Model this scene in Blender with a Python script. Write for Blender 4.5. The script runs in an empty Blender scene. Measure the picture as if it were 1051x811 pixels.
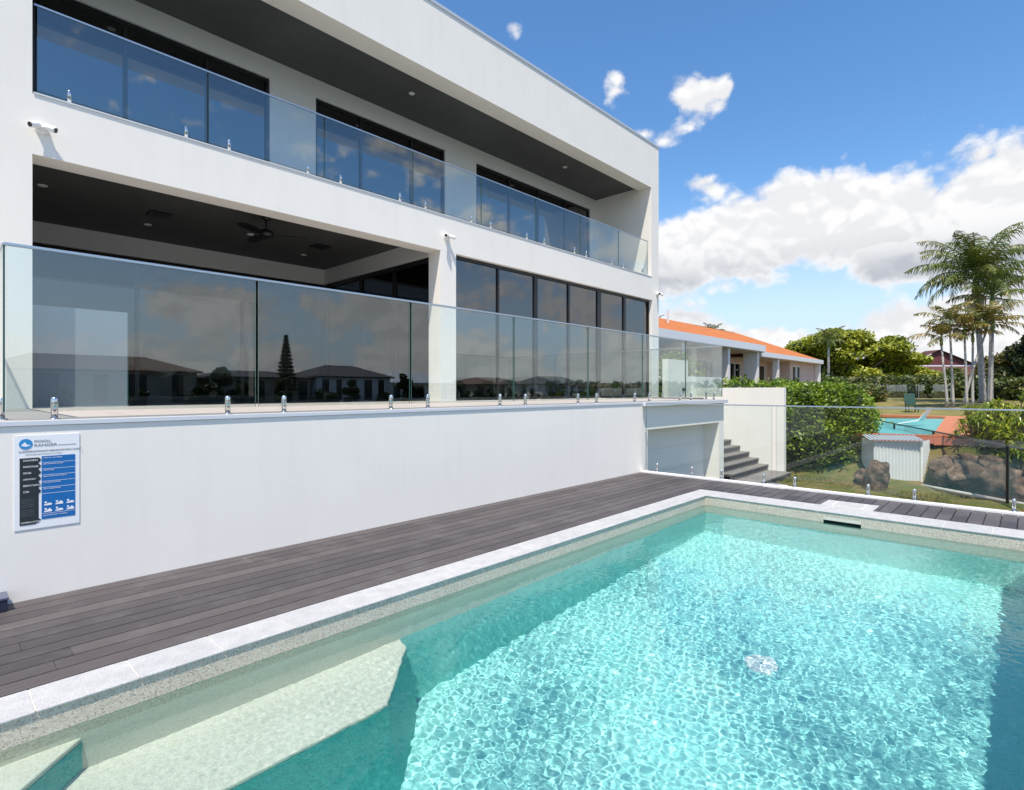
import bpy, bmesh, math, random
import numpy as np
from mathutils import Vector, Matrix
sc = bpy.context.scene
COL = sc.collection
R = math.radians
random.seed(7)

# ---------------------------------------------------------------- camera
FPX, HC = 568.9, 1.45
AZ = math.atan(534.5 / FPX)                    # the house runs along +X, the camera looks AZ to its left
cam = bpy.data.cameras.new('camera')
cam_o = bpy.data.objects.new('camera', cam); COL.objects.link(cam_o); sc.camera = cam_o
cam_o.location = (0, 0, HC)
cam_o.rotation_euler = (math.pi / 2, 0, -(math.pi / 2 - AZ))
cam.lens = FPX / 1051 * 36; cam.shift_y = -5 / 1051
cam.clip_start = .05; cam.clip_end = 3000

# ---------------------------------------------------------------- light
SUN_DIR = Vector((.36, .25, -1)).normalized()
sun = bpy.data.lights.new('sun', 'SUN'); sun.energy = 4.7; sun.angle = R(.5); sun.color = (1, .92, .80)
sun.cycles.is_caustics_light = True
sun_o = bpy.data.objects.new('sun', sun); COL.objects.link(sun_o)
sun_o.rotation_euler = SUN_DIR.to_track_quat('-Z', 'Y').to_euler()
sun_o.location = (-10, -6, 30)

world = bpy.data.worlds.new('World'); sc.world = world; world.use_nodes = True
nt = world.node_tree; nt.nodes.clear()
N = nt.nodes; L = nt.links
def _in(node, i, v):
    if isinstance(v, (int, float)): node.inputs[i].default_value = v
    elif isinstance(v, tuple): node.inputs[i].default_value = v
    else: L.new(v, node.inputs[i])
def M(op, a, b=0.0, c=0.0):
    n = N.new('ShaderNodeMath'); n.operation = op
    _in(n, 0, a); _in(n, 1, b); _in(n, 2, c); return n.outputs[0]
def SM(x, lo, hi):
    n = N.new('ShaderNodeMapRange'); n.interpolation_type = 'SMOOTHSTEP'
    _in(n, 0, x); n.inputs[1].default_value = lo; n.inputs[2].default_value = hi; return n.outputs[0]
tc = N.new('ShaderNodeTexCoord'); sep = N.new('ShaderNodeSeparateXYZ'); L.new(tc.outputs['Generated'], sep.inputs[0])
dx, dy, dz = sep.outputs
az = M('MULTIPLY', M('ARCTAN2', dy, dx), 57.2958)
el = M('MULTIPLY', M('ARCSINE', dz), 57.2958)
def fbm(scale, zs, off, detail=7.0, rough=.58, dist=.0):
    mp = N.new('ShaderNodeMapping'); mp.inputs['Scale'].default_value = (scale, scale, scale * zs); mp.inputs['Location'].default_value = off
    L.new(tc.outputs['Generated'], mp.inputs[0])
    n = N.new('ShaderNodeTexNoise'); n.inputs['Scale'].default_value = 1; n.inputs['Detail'].default_value = detail
    n.inputs['Roughness'].default_value = rough; n.inputs['Distortion'].default_value = dist
    L.new(mp.outputs[0], n.inputs['Vector']); return n.outputs['Fac']
def blob(a, e, ra, re, amp):
    q = M('ADD', M('POWER', M('ABSOLUTE', M('DIVIDE', M('SUBTRACT', az, a), ra)), 2.0), M('POWER', M('ABSOLUTE', M('DIVIDE', M('SUBTRACT', el, e), re)), 2.0))
    return M('MULTIPLY', M('EXPONENT', M('MULTIPLY', q, -1.0)), amp)
def tot(lst):
    s = lst[0]
    for x in lst[1:]: s = M('ADD', s, x)
    return s
bank = tot([blob(26, 13.4, 5.0, 4.2, 1.0), blob(19.5, 13.8, 4.6, 4.6, 1.0), blob(13.0, 14.2, 4.4, 5.0, 1.05), blob(7.8, 12.4, 3.4, 3.6, .72),
            blob(2.0, 13.2, 5.0, 5.6, 1.15), blob(-4, 12, 6, 6, 1.0), blob(31, 12.5, 4, 3.4, .8)])
bank = M('MULTIPLY', bank, SM(el, 7.6, 9.8))
low = tot([blob(25.5, 7.0, 3.6, 1.7, .85), blob(20, 5.0, 6, 1.6, .80), blob(30, 4.5, 5, 1.7, .75), blob(7, 5.2, 6.5, 2.5, .88), blob(1, 6.5, 4.5, 4.5, 1.0), blob(14, 3.0, 12, 1.8, .80),
           blob(-4, 6, 5, 5, .9), blob(10, .5, 40, 2.2, .6)])
puff = tot([blob(32.8, 28.4, 2.1, 2.6, .84), blob(25.4, 26.9, 2.3, 1.6, .70), blob(22.4, 26.7, 1.5, 1.4, .66), blob(24.2, 24.6, 3.2, 1.6, .58), blob(27.6, 23.2, 2.0, 1.4, .66),
            blob(24.3, 19.4, 2.9, 1.4, .78), blob(42.8, 33.0, 1.6, 1.0, .74), blob(30.5, 24.2, 1.6, 1.1, .70), blob(36, 25, 2.5, 1.2, .40)])
behind = M('MULTIPLY', SM(az, -8.0, -24.0), M('ADD', .10, tot([blob(-72, 7.8, 8, 2.8, .72), blob(-56, 8, 7, 3.4, .66), blob(-35, 13, 15, 9, .62), blob(0, 2.2, 1e4, 3.2, .62),
                                                       blob(-72, 25, 9, 3, .45), blob(-52, 22, 8, 5, .50), blob(-110, 30, 30, 25, .40), blob(-150, 25, 25, 25, .40)])))
shape = M('ADD', M('ADD', bank, low), M('ADD', puff, behind))
def puffy(off, octs):
    mp = N.new('ShaderNodeMapping'); mp.inputs['Location'].default_value = off; mp.inputs['Scale'].default_value = (1, 1, 1.35); L.new(tc.outputs['Generated'], mp.inputs[0])
    wn = N.new('ShaderNodeTexNoise'); wn.inputs['Scale'].default_value = 9; wn.inputs['Detail'].default_value = 5; L.new(mp.outputs[0], wn.inputs['Vector'])
    wa = N.new('ShaderNodeVectorMath'); wa.operation = 'MULTIPLY_ADD'; L.new(wn.outputs['Color'], wa.inputs[0]); wa.inputs[1].default_value = (.09, .09, .09); L.new(mp.outputs[0], wa.inputs[2])
    out = None
    for sc_, w_ in octs:
        v = N.new('ShaderNodeTexVoronoi'); v.feature = 'F1'; v.inputs['Scale'].default_value = sc_; L.new(wa.outputs[0], v.inputs['Vector'])
        t = M('MULTIPLY', M('SUBTRACT', .42, v.outputs['Distance']), w_); out = t if out is None else M('ADD', out, t)
    return out
OC = ((8, 1.0), (19, .62), (43, .36))
b0 = puffy((3.1, 1.7, .4), OC); b1 = M('ADD', b0, M('MULTIPLY', M('SUBTRACT', fbm(75, 1.2, (0, 0, 0), 3.0), .5), .5)); b2 = puffy((3.1-.010, 1.7-.006, .4+.016), OC)
nn = fbm(5.0, 1.5, (1.3, 4.1, .2), 6.0)
base = M('ADD', shape, M('MULTIPLY', M('SUBTRACT', nn, .5), .9))
dens = M('ADD', base, M('MULTIPLY', b1, .62))
alpha = SM(dens, .33, .68)
lit = SM(M('SUBTRACT', b0, b2), -.16, .16)
grey = M('ADD', M('MULTIPLY', blob(14, 9.6, 40, 2.3, 1.0), SM(dens, .5, .95)), M('MULTIPLY', M('SUBTRACT', 1.0, lit), .27))
grey = M('ADD', grey, M('MULTIPLY', SM(az, -8.0, -24.0), .12))
cr = N.new('ShaderNodeMix'); cr.data_type = 'RGBA'; _in(cr, 0, M('MINIMUM', grey, 1.0))
cr.inputs[6].default_value = (6.2, 6.2, 6.25, 1); cr.inputs[7].default_value = (3.3, 3.5, 3.9, 1)
sky = N.new('ShaderNodeTexSky'); sky.sky_type = 'NISHITA'; sky.sun_disc = False
sky.sun_elevation = math.asin(-SUN_DIR.z); sky.sun_rotation = math.atan2(-SUN_DIR.x, -SUN_DIR.y)
sky.altitude = 0; sky.air_density = 1.0; sky.dust_density = .4; sky.ozone_density = 2.2
hs = N.new('ShaderNodeHueSaturation'); L.new(M('ADD', M('MULTIPLY', SM(el, 2.0, 20.0), .46), .76), hs.inputs['Saturation']); hs.inputs['Value'].default_value = 1.29; L.new(sky.outputs[0], hs.inputs['Color'])
mx = N.new('ShaderNodeMix'); mx.data_type = 'RGBA'; L.new(alpha, mx.inputs[0])
hz = N.new('ShaderNodeMix'); hz.data_type = 'RGBA'; _in(hz, 0, M('MULTIPLY', M('SUBTRACT', 1.0, SM(el, -1.0, 15.0)), .75)); L.new(hs.outputs[0], hz.inputs[6]); hz.inputs[7].default_value = (2.6, 3.7, 5.2, 1)
L.new(hz.outputs[2], mx.inputs[6]); L.new(cr.outputs[2], mx.inputs[7])
bgn = N.new('ShaderNodeBackground'); bgn.inputs[1].default_value = .12; L.new(mx.outputs[2], bgn.inputs[0])
wo = N.new('ShaderNodeOutputWorld'); L.new(bgn.outputs[0], wo.inputs[0])
world.cycles.sampling_method = 'MANUAL'; world.cycles.sample_map_resolution = 512

sc.view_settings.view_transform = 'Standard'; sc.view_settings.look = 'None'
sc.view_settings.exposure = .42; sc.view_settings.gamma = 1
cy = sc.cycles
cy.use_denoising = True; cy.max_bounces = 14; cy.transparent_max_bounces = 40
cy.transmission_bounces = 8; cy.glossy_bounces = 5; cy.diffuse_bounces = 4; cy.caustics_refractive = True
cy.sample_clamp_indirect = 6

# ---------------------------------------------------------------- helpers
def tag(o, label=None, cat=None, group=None, kind=None):
    if label: o['label'] = label
    if cat: o['category'] = cat
    if group: o['group'] = group
    if kind: o['kind'] = kind
    return o
def thing(name, loc, label, cat, group=None):
    o = bpy.data.objects.new(name, None); COL.objects.link(o); o.location = loc; o.empty_display_size = .2
    return tag(o, label, cat, group)
def origin(o):
    v = Vector((0, 0, 0))
    while o is not None: v += o.location; o = o.parent
    return v
class MB:
    def __init__(s): s.v = []; s.f = []; s.m = []
    def add(s, vs, fs, mi=0):
        b = len(s.v); s.v += [tuple(p) for p in vs]
        for f in fs: s.f.append(tuple(i + b for i in f)); s.m.append(mi)
        return s
    def box(s, x0, x1, y0, y1, z0, z1, mi=0):
        return s.add([(x0,y0,z0),(x1,y0,z0),(x1,y1,z0),(x0,y1,z0),(x0,y0,z1),(x1,y0,z1),(x1,y1,z1),(x0,y1,z1)],
                     [(0,3,2,1),(4,5,6,7),(0,1,5,4),(1,2,6,5),(2,3,7,6),(3,0,4,7)], mi)
    def prism(s, pts, z0, z1, mi=0):           # pts counter-clockwise in plan
        n = len(pts)
        s.add([(x,y,z0) for x,y in pts] + [(x,y,z1) for x,y in pts],
              [tuple(range(n-1,-1,-1)), tuple(range(n,2*n))] + [(i,(i+1)%n,(i+1)%n+n,i+n) for i in range(n)], mi); return s
    def tube(s, pts, rad, n=8, mi=0, cap=True):
        pts = [Vector(p) for p in pts]; rings = []
        for i, p in enumerate(pts):
            t = (pts[min(i+1,len(pts)-1)] - pts[max(i-1,0)]).normalized()
            u = t.cross(Vector((0,0,1)) if abs(t.z) < .95 else Vector((1,0,0))).normalized(); w = t.cross(u)
            r = rad[i] if isinstance(rad, (list, tuple)) else rad
            rings.append([p + (u*math.cos(a)+w*math.sin(a))*r for a in [2*math.pi*k/n for k in range(n)]])
        vs = [q for r_ in rings for q in r_]; fs = []
        for i in range(len(pts)-1):
            for k in range(n):
                fs.append((i*n+k, i*n+(k+1)%n, (i+1)*n+(k+1)%n, (i+1)*n+k))
        if cap: fs += [tuple(range(n-1,-1,-1)), tuple((len(pts)-1)*n+k for k in range(n))]
        return s.add(vs, fs, mi)
    def quad(s, a, b, c, d, mi=0): return s.add([a,b,c,d], [(0,1,2,3)], mi)
    def build(s, name, mats, parent=None, smooth=False, bevel=0, label=None):
        if not isinstance(mats, (list, tuple)): mats = [mats]
        off = origin(parent) if parent else Vector((0,0,0))
        me = bpy.data.meshes.new(name); me.from_pydata([tuple(Vector(p)-off) for p in s.v], [], s.f)
        for m in mats: me.materials.append(m)
        me.polygons.foreach_set('material_index', s.m)
        if smooth: me.polygons.foreach_set('use_smooth', [True]*len(me.polygons))
        bm = bmesh.new(); bm.from_mesh(me); bmesh.ops.recalc_face_normals(bm, faces=bm.faces); bm.to_mesh(me); bm.free()
        o = bpy.data.objects.new(name, me); COL.objects.link(o); o.parent = parent
        if bevel:
            b = o.modifiers.new('bevel', 'BEVEL'); b.width = bevel; b.segments = 2; b.limit_method = 'ANGLE'; b.angle_limit = R(40)
        if label: o['label'] = label
        return o
def np_mesh(name, V, F, mat, parent=None, smooth=False, UVcol=None):
    off = np.array(origin(parent)) if parent else np.zeros(3)
    me = bpy.data.meshes.new(name); k = F.shape[1]
    me.vertices.add(len(V)); me.vertices.foreach_set('co', (V-off).astype(np.float32).ravel())
    me.loops.add(F.size); me.loops.foreach_set('vertex_index', F.astype(np.int32).ravel())
    me.polygons.add(len(F)); me.polygons.foreach_set('loop_start', np.arange(0, F.size, k, dtype=np.int32))
    if smooth: me.polygons.foreach_set('use_smooth', np.ones(len(F), dtype=bool))
    me.update(calc_edges=True); me.materials.append(mat)
    o = bpy.data.objects.new(name, me); COL.objects.link(o); o.parent = parent
    return o
def struct(o, label=None): o['kind'] = 'structure'; 
def S(o): o['kind'] = 'structure'; return o

# ---------------------------------------------------------------- materials
def base_mat(name, rough=.6, metal=0.0, spec=.5):
    m = bpy.data.materials.new(name); m.use_nodes = True; n = m.node_tree; p = n.nodes['Principled BSDF']
    p.inputs['Roughness'].default_value = rough; p.inputs['Metallic'].default_value = metal
    p.inputs['Specular IOR Level'].default_value = spec
    return m, n, p
def noise(n, scale, detail=4, rough=.55, vec=None, stretch=None):
    t = n.nodes.new('ShaderNodeTexCoord'); o = t.outputs['Object']
    if stretch:
        mp = n.nodes.new('ShaderNodeMapping'); mp.inputs['Scale'].default_value = stretch; n.links.new(o, mp.inputs[0]); o = mp.outputs[0]
    x = n.nodes.new('ShaderNodeTexNoise'); x.inputs['Scale'].default_value = scale; x.inputs['Detail'].default_value = detail; x.inputs['Roughness'].default_value = rough
    n.links.new(o, x.inputs['Vector']); return x.outputs['Fac']
def ramp(n, fac, stops):
    r = n.nodes.new('ShaderNodeValToRGB'); e = r.color_ramp.elements
    while len(e) < len(stops): e.new(.5)
    for q, (pos, c) in zip(e, stops): q.position = pos; q.color = (*c, 1)
    n.links.new(fac, r.inputs[0]); return r.outputs[0]
def mixc(n, fac, a, b, mode='MIX'):
    x = n.nodes.new('ShaderNodeMix'); x.data_type = 'RGBA'; x.blend_type = mode
    if isinstance(fac, (int,float)): x.inputs[0].default_value = fac
    else: n.links.new(fac, x.inputs[0])
    for i, c in ((6,a),(7,b)):
        if isinstance(c, tuple): x.inputs[i].default_value = (*c[:3], 1)
        else: n.links.new(c, x.inputs[i])
    return x.outputs[2]
def bump(n, p, h, strength=.2, dist=.01):
    b = n.nodes.new('ShaderNodeBump'); b.inputs['Strength'].default_value = strength; b.inputs['Distance'].default_value = dist
    n.links.new(h, b.inputs['Height']); n.links.new(b.outputs[0], p.inputs['Normal'])
def mat(name, col, rough=.6, var=.12, scale=3, metal=0.0, spec=.5, bs=0, bscale=60, stretch=None):
    m, n, p = base_mat(name, rough, metal, spec)
    lo = tuple(c*(1-var) for c in col); hi = tuple(min(1, c*(1+var)) for c in col)
    n.links.new(ramp(n, noise(n, scale, 5, .6, stretch=stretch), [(.3, lo), (.7, hi)]), p.inputs['Base Color'])
    if bs: bump(n, p, noise(n, bscale, 4, .6), bs, .004)
    return m
def plain(name, col, rough=.5, metal=0.0, spec=.5):
    m, n, p = base_mat(name, rough, metal, spec); p.inputs['Base Color'].default_value = (*col, 1); return m
def glass(name, tint, f0, rough=0.0, body=None, bodyfac=0.0):
    m = bpy.data.materials.new(name); m.use_nodes = True; n = m.node_tree; n.nodes.clear()
    g = n.nodes.new('ShaderNodeNewGeometry'); d = n.nodes.new('ShaderNodeVectorMath'); d.operation = 'DOT_PRODUCT'
    n.links.new(g.outputs['Incoming'], d.inputs[0]); n.links.new(g.outputs['Normal'], d.inputs[1])
    def mm(op, a, b=0.0):
        x = n.nodes.new('ShaderNodeMath'); x.operation = op
        for i, v in ((0,a),(1,b)):
            if isinstance(v, (int,float)): x.inputs[i].default_value = v
            else: n.links.new(v, x.inputs[i])
        return x.outputs[0]
    c = mm('ABSOLUTE', d.outputs['Value']); s = mm('POWER', mm('SUBTRACT', 1.0, c), 5.0)
    F = mm('MINIMUM', mm('ADD', mm('MULTIPLY', s, 1-f0), f0), 1.0)
    t = n.nodes.new('ShaderNodeBsdfTransparent'); t.inputs[0].default_value = (*tint, 1)
    tr = t.outputs[0]
    if body:
        df = n.nodes.new('ShaderNodeBsdfDiffuse'); df.inputs[0].default_value = (*body, 1)
        mb = n.nodes.new('ShaderNodeMixShader'); mb.inputs[0].default_value = bodyfac; n.links.new(tr, mb.inputs[1]); n.links.new(df.outputs[0], mb.inputs[2]); tr = mb.outputs[0]
    gl = n.nodes.new('ShaderNodeBsdfGlossy'); gl.inputs['Roughness'].default_value = rough; gl.inputs[0].default_value = (1,1,1,1)
    mxs = n.nodes.new('ShaderNodeMixShader'); n.links.new(F, mxs.inputs[0]); n.links.new(tr, mxs.inputs[1]); n.links.new(gl.outputs[0], mxs.inputs[2])
    o = n.nodes.new('ShaderNodeOutputMaterial'); n.links.new(mxs.outputs[0], o.inputs[0]); return m
def leaf_mat(name, stops, trans=.3, rough=.5, nscale=1.2):
    m = bpy.data.materials.new(name); m.use_nodes = True; n = m.node_tree; p = n.nodes['Principled BSDF']
    g = n.nodes.new('ShaderNodeNewGeometry')
    k = len(stops); st = [(i/(max(k-1,1)), c) for i, c in enumerate(stops)]
    a = n.nodes.new('ShaderNodeMath'); a.operation = 'MULTIPLY_ADD'; a.inputs[1].default_value = .55
    n.links.new(g.outputs['Random Per Island'], a.inputs[0])
    b = n.nodes.new('ShaderNodeMath'); b.operation = 'MULTIPLY_ADD'; b.inputs[1].default_value = 1.5; b.inputs[2].default_value = -.53
    n.links.new(noise(n, nscale, 3), b.inputs[0]); n.links.new(b.outputs[0], a.inputs[2])
    c = ramp(n, a.outputs[0], st); n.links.new(c, p.inputs['Base Color']); p.inputs['Roughness'].default_value = rough
    t = n.nodes.new('ShaderNodeBsdfTranslucent'); n.links.new(c, t.inputs[0])
    ms = n.nodes.new('ShaderNodeMixShader'); ms.inputs[0].default_value = trans
    n.links.new(p.outputs[0], ms.inputs[1]); n.links.new(t.outputs[0], ms.inputs[2]); n.links.new(ms.outputs[0], n.nodes['Material Output'].inputs[0])
    return m

# rendered wall: faint trowel blotches, vertical rain streaks
def render_mat(name, col):
    m, n, p = base_mat(name, .85, 0, .25)
    a = ramp(n, noise(n, 1.1, 6, .65), [(.3, tuple(c*.955 for c in col)), (.7, col)])
    st = ramp(n, noise(n, 2.2, 5, .6, stretch=(3, 3, .22)), [(.30, (.975,.972,.97)), (.5, (1,1,1))])
    n.links.new(mixc(n, 1.0, a, st, 'MULTIPLY'), p.inputs['Base Color'])
    bump(n, p, noise(n, 90, 5, .7), .12, .003); return m
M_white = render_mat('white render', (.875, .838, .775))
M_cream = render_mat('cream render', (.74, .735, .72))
M_ledge = plain('grey ledge metal', (.62, .65, .69), .45)
M_cap = plain('parapet flashing', (.62, .64, .66), .35, .3)
M_ceil = mat('charcoal ceiling', (.085, .085, .082), .7, .12, 1.5)
M_black = plain('black aluminium', (.012, .012, .013), .35)
M_dark = plain('dark interior', (.035, .034, .033), .8)
M_curt = mat('grey blind', (.16, .165, .17), .9, .2, 6, stretch=(6, 6, .2))
M_chrome = plain('polished steel', (.62, .63, .65), .14, 1.0)
M_satin = plain('satin steel', (.55, .58, .62), .3, .9)
M_whiteplastic = plain('white plastic', (.82, .82, .82), .35)
M_lamp = plain('downlight lens', (.75, .75, .72), .3)
M_door = mat('garage door white', (.74, .75, .76), .5, .03, 2)
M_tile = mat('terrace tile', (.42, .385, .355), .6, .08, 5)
M_dtile = mat('patio tile with painted shade', (.07, .068, .066), .5, .1, 4)  # the patio's shade is put into this dark tile colour
M_grout = plain('grout', (.20, .19, .18), .9)
M_pfence = glass('pool fence glass', (.955, .985, .975), .035)
M_gfence = glass('clear fence glass', (.92, .965, .955), .10)
M_gedge = plain('glass edge', (.05, .12, .11), .12)
M_pane = glass('tinted window glass', (.09, .10, .11), .16)
M_rear = glass('shaded rear glazing', (.08, .09, .10), .05)
M_frost = glass('frosted panel', (.55, .6, .62), .05, 0, (.55, .6, .62), .6)

# pebble interior of the pool
def pebble(name, body, dark, light, scale, amt=.35):
    m, n, p = base_mat(name, .6, 0, .3)
    t = n.nodes.new('ShaderNodeTexCoord'); v = n.nodes.new('ShaderNodeTexVoronoi'); v.inputs['Scale'].default_value = scale
    n.links.new(t.outputs['Object'], v.inputs['Vector'])
    sp = n.nodes.new('ShaderNodeSeparateColor'); n.links.new(v.outputs['Color'], sp.inputs[0])
    c = ramp(n, sp.outputs[0], [(0.0, dark), (amt*.5, dark), (amt*.5+.08, body), (.75, body), (.92, light)])
    n.links.new(mixc(n, .35, c, ramp(n, noise(n, 2.5, 4), [(.3, tuple(q*.85 for q in body)), (.7, tuple(min(1,q*1.1) for q in body))])), p.inputs['Base Color'])
    bump(n, p, v.outputs['Distance'], .3, .004); return m
M_peb = pebble('beige pebble', (.56, .50, .41), (.27, .24, .20), (.70, .65, .57), 170)
M_pebsh = pebble('pale pebble bench', (.64, .60, .51), (.50, .47, .40), (.72, .69, .61), 150, .25)
M_pebshade = pebble('painted shade pebble riser', (.07, .43, .39), (.045, .31, .29), (.15, .52, .47), 90, .25)  # riser shade and depth tint put into a darker pebble colour
M_pebside = pebble('water tinted dim pebble wall', (.22, .62, .575), (.16, .50, .47), (.33, .69, .64), 80, .25)  # water tint and weaker light put into the side wall colour
M_pebaq = pebble('water tinted pebble floor', (.32, .70, .675), (.23, .59, .58), (.45, .77, .74), 60, .25)  # same pebble finish, with the water's tint put into its colour

def stone_mat():
    m, n, p = base_mat('speckled grey granite', .7, 0, .35)
    g = n.nodes.new('ShaderNodeNewGeometry')
    a = ramp(n, noise(n, 130, 5, .85), [(.34, (.26,.26,.265)), (.5, (.47,.47,.47)), (.68, (.60,.60,.60))])
    b = ramp(n, noise(n, 9, 5, .65), [(.3, (.80,.80,.81)), (.65, (1,1,1))])
    c = mixc(n, 1.0, a, b, 'MULTIPLY')
    r = ramp(n, g.outputs['Random Per Island'], [(0, (.92,.92,.93)), (1, (1,1,1))])
    n.links.new(mixc(n, 1.0, c, r, 'MULTIPLY'), p.inputs['Base Color']); bump(n, p, noise(n, 150, 3), .25, .003); return m
M_stone = stone_mat()
M_mortar = plain('mortar', (.62, .57, .50), .9)
def deck_mat():
    m, n, p = base_mat('dark composite board', .55, 0, .4)
    g = n.nodes.new('ShaderNodeNewGeometry')
    base = ramp(n, g.outputs['Random Per Island'], [(0, (.050,.043,.046)), (.5, (.072,.061,.062)), (1, (.094,.081,.081))])
    grain = ramp(n, noise(n, 12, 5, .65, stretch=(.35, 9, 9)), [(.3, (.72,.72,.72)), (.7, (1.2,1.2,1.2))])
    c = mixc(n, 1.0, base, grain, 'MULTIPLY')
    blot = ramp(n, noise(n, 2.6, 7, .72), [(.5, (0,0,0)), (.72, (.3,.3,.3))])
    c = mixc(n, blot, c, (.19, .175, .17))
    scr = ramp(n, noise(n, 7, 8, .8, stretch=(.5, 1.4, 1)), [(.635, (0,0,0)), (.70, (.75,.75,.75))])
    c = mixc(n, scr, c, (.33, .30, .28))
    n.links.new(c, p.inputs['Base Color']); bump(n, p, noise(n, 30, 4, .6, stretch=(.3, 8, 8)), .25, .003); return m
M_deck = deck_mat()
M_under = plain('gap shadow', (.02, .018, .018), .9)
M_kerb = mat('white kerb', (.76, .76, .75), .7, .05, 4, bs=.1)

def water_mat(name, tint):
    m = bpy.data.materials.new(name); m.use_nodes = True; n = m.node_tree; n.nodes.clear()
    g = n.nodes.new('ShaderNodeBsdfGlass'); g.inputs['IOR'].default_value = 1.33; g.inputs['Roughness'].default_value = 0; g.inputs[0].default_value = (*tint, 1)
    o = n.nodes.new('ShaderNodeOutputMaterial'); n.links.new(g.outputs[0], o.inputs[0]); return m
M_water = water_mat('pool water', (.91, .99, .99))

# ================================================================ SETTING
def sstep(x, a, b):
    t = np.clip((x-a)/(b-a), 0, 1); return t*t*(3-2*t)
def height(x, y):
    z = -1.0 + 0*x
    z = z + 1.03*sstep(x, 17.6, 18.9) + .69*sstep(x, 33.2, 52) + .25*sstep(x, 70, 90)
    z = np.where(x < 9.3, -2.6, z)
    bank = sstep(-y, 5.0, 9.0)*(1-sstep(-y, 62, 66))
    z = z*(1-bank) + -3.4*bank
    far = sstep(-y, 62, 66); z = z*(1-far) + -.9*far
    return z
def axis(lo, hi, fine_lo, fine_hi, st):
    a = list(np.arange(fine_lo, fine_hi, st)); s = st; x = fine_hi
    while x < hi: a.append(x); s *= 1.18; x += s
    a.append(hi); s = st; x = fine_lo - st; b = []
    while x > lo: b.append(x); s *= 1.18; x -= s
    b.append(lo); return np.array(b[::-1] + a)
gx = axis(-900, 1500, 9.0, 60, .5); gy = axis(-900, 900, -10, 16, .5)
XX, YY = np.meshgrid(gx, gy); ZZ = height(XX, YY)
rs = np.random.RandomState(3)
near = np.exp(-((XX-14)/9)**2)
for _ in range(14):
    l = rs.uniform(.9, 6); th = rs.uniform(0, 6.28); ZZ = ZZ + near*.012*np.minimum(l,3)*np.sin((XX*np.cos(th)+YY*np.sin(th))*6.28/l + rs.uniform(0,6.28))
nxg, nyg = len(gx), len(gy)
idx = np.arange(nxg*nyg).reshape(nyg, nxg)
F = np.stack([idx[:-1,:-1], idx[:-1,1:], idx[1:,1:], idx[1:,:-1]], -1).reshape(-1, 4)
def ground_mat():
    m, n, p = base_mat('patchy grass', .9, 0, .15)
    a = ramp(n, noise(n, 1.1, 8, .72), [(.36, (.19,.125,.065)), (.46, (.16,.13,.045)), (.56, (.085,.10,.022)), (.72, (.12,.13,.03))])
    b = ramp(n, noise(n, 40, 5, .7), [(.3, (.6,.6,.6)), (.7, (1.3,1.3,1.25))])
    n.links.new(mixc(n, 1.0, a, b, 'MULTIPLY'), p.inputs['Base Color']); bump(n, p, noise(n, 55, 5, .7), .6, .03); return m
M_ground = ground_mat()
S(np_mesh('ground', np.stack([XX,YY,ZZ],-1).reshape(-1,3), F, M_ground, smooth=True))
# neighbour's mown lawn, laid on the ground
M_lawn = mat('mown lawn', (.20, .17, .065), .9, .22, .8, spec=.1, bs=.3, bscale=8)
lx = np.linspace(33.8, 66, 60); ly = np.linspace(-6, 30, 40); LX, LY = np.meshgrid(lx, ly); LZ = height(LX, LY)+.03
i2 = np.arange(LX.size).reshape(LX.shape); F2 = np.stack([i2[:-1,:-1], i2[:-1,1:], i2[1:,1:], i2[1:,:-1]], -1).reshape(-1,4)
S(np_mesh('lawn', np.stack([LX,LY,LZ],-1).reshape(-1,3), F2, M_lawn, smooth=True))
# canal behind the camera (mirrored in the house's glass)
M_canal, n_, p_ = base_mat('canal water', .06, 0, .5); p_.inputs['Base Color'].default_value = (.02,.045,.045,1); bump(n_, p_, noise(n_, 2.0, 4, .6), .25, .05)
S(MB().quad((-300,-63,-2.0),(500,-63,-2.0),(500,-6.2,-2.0),(-300,-6.2,-2.0)).build('canal', M_canal))

# ---- pool basin
PX0, PX1, PY0, PY1, PD, ZW = -.75, 7.401, -.13, 3.291, -1.55, -.13
S(MB().quad((PX0,PY0,PD),(PX1,PY0,PD),(PX1,PY1,PD),(PX0,PY1,PD))
    .quad((PX0,PY0,PD),(PX0,PY1,PD),(PX0,PY1,-.62),(PX0,PY0,-.62)).build('pool_floor', M_pebaq))
walls = MB()
def poolwall(zt, zb):
    w = MB()
    w.quad((PX0,PY1,zb),(PX1,PY1,zb),(PX1,PY1,zt),(PX0,PY1,zt)).quad((PX1,PY1,zb),(PX1,PY0,zb),(PX1,PY0,zt),(PX1,PY1,zt))
    w.quad((PX1,PY0,zb),(PX0,PY0,zb),(PX0,PY0,zt),(PX1,PY0,zt)).quad((PX0,PY0,zb),(PX0,PY1,zb),(PX0,PY1,zt),(PX0,PY0,zt)); return w
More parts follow.
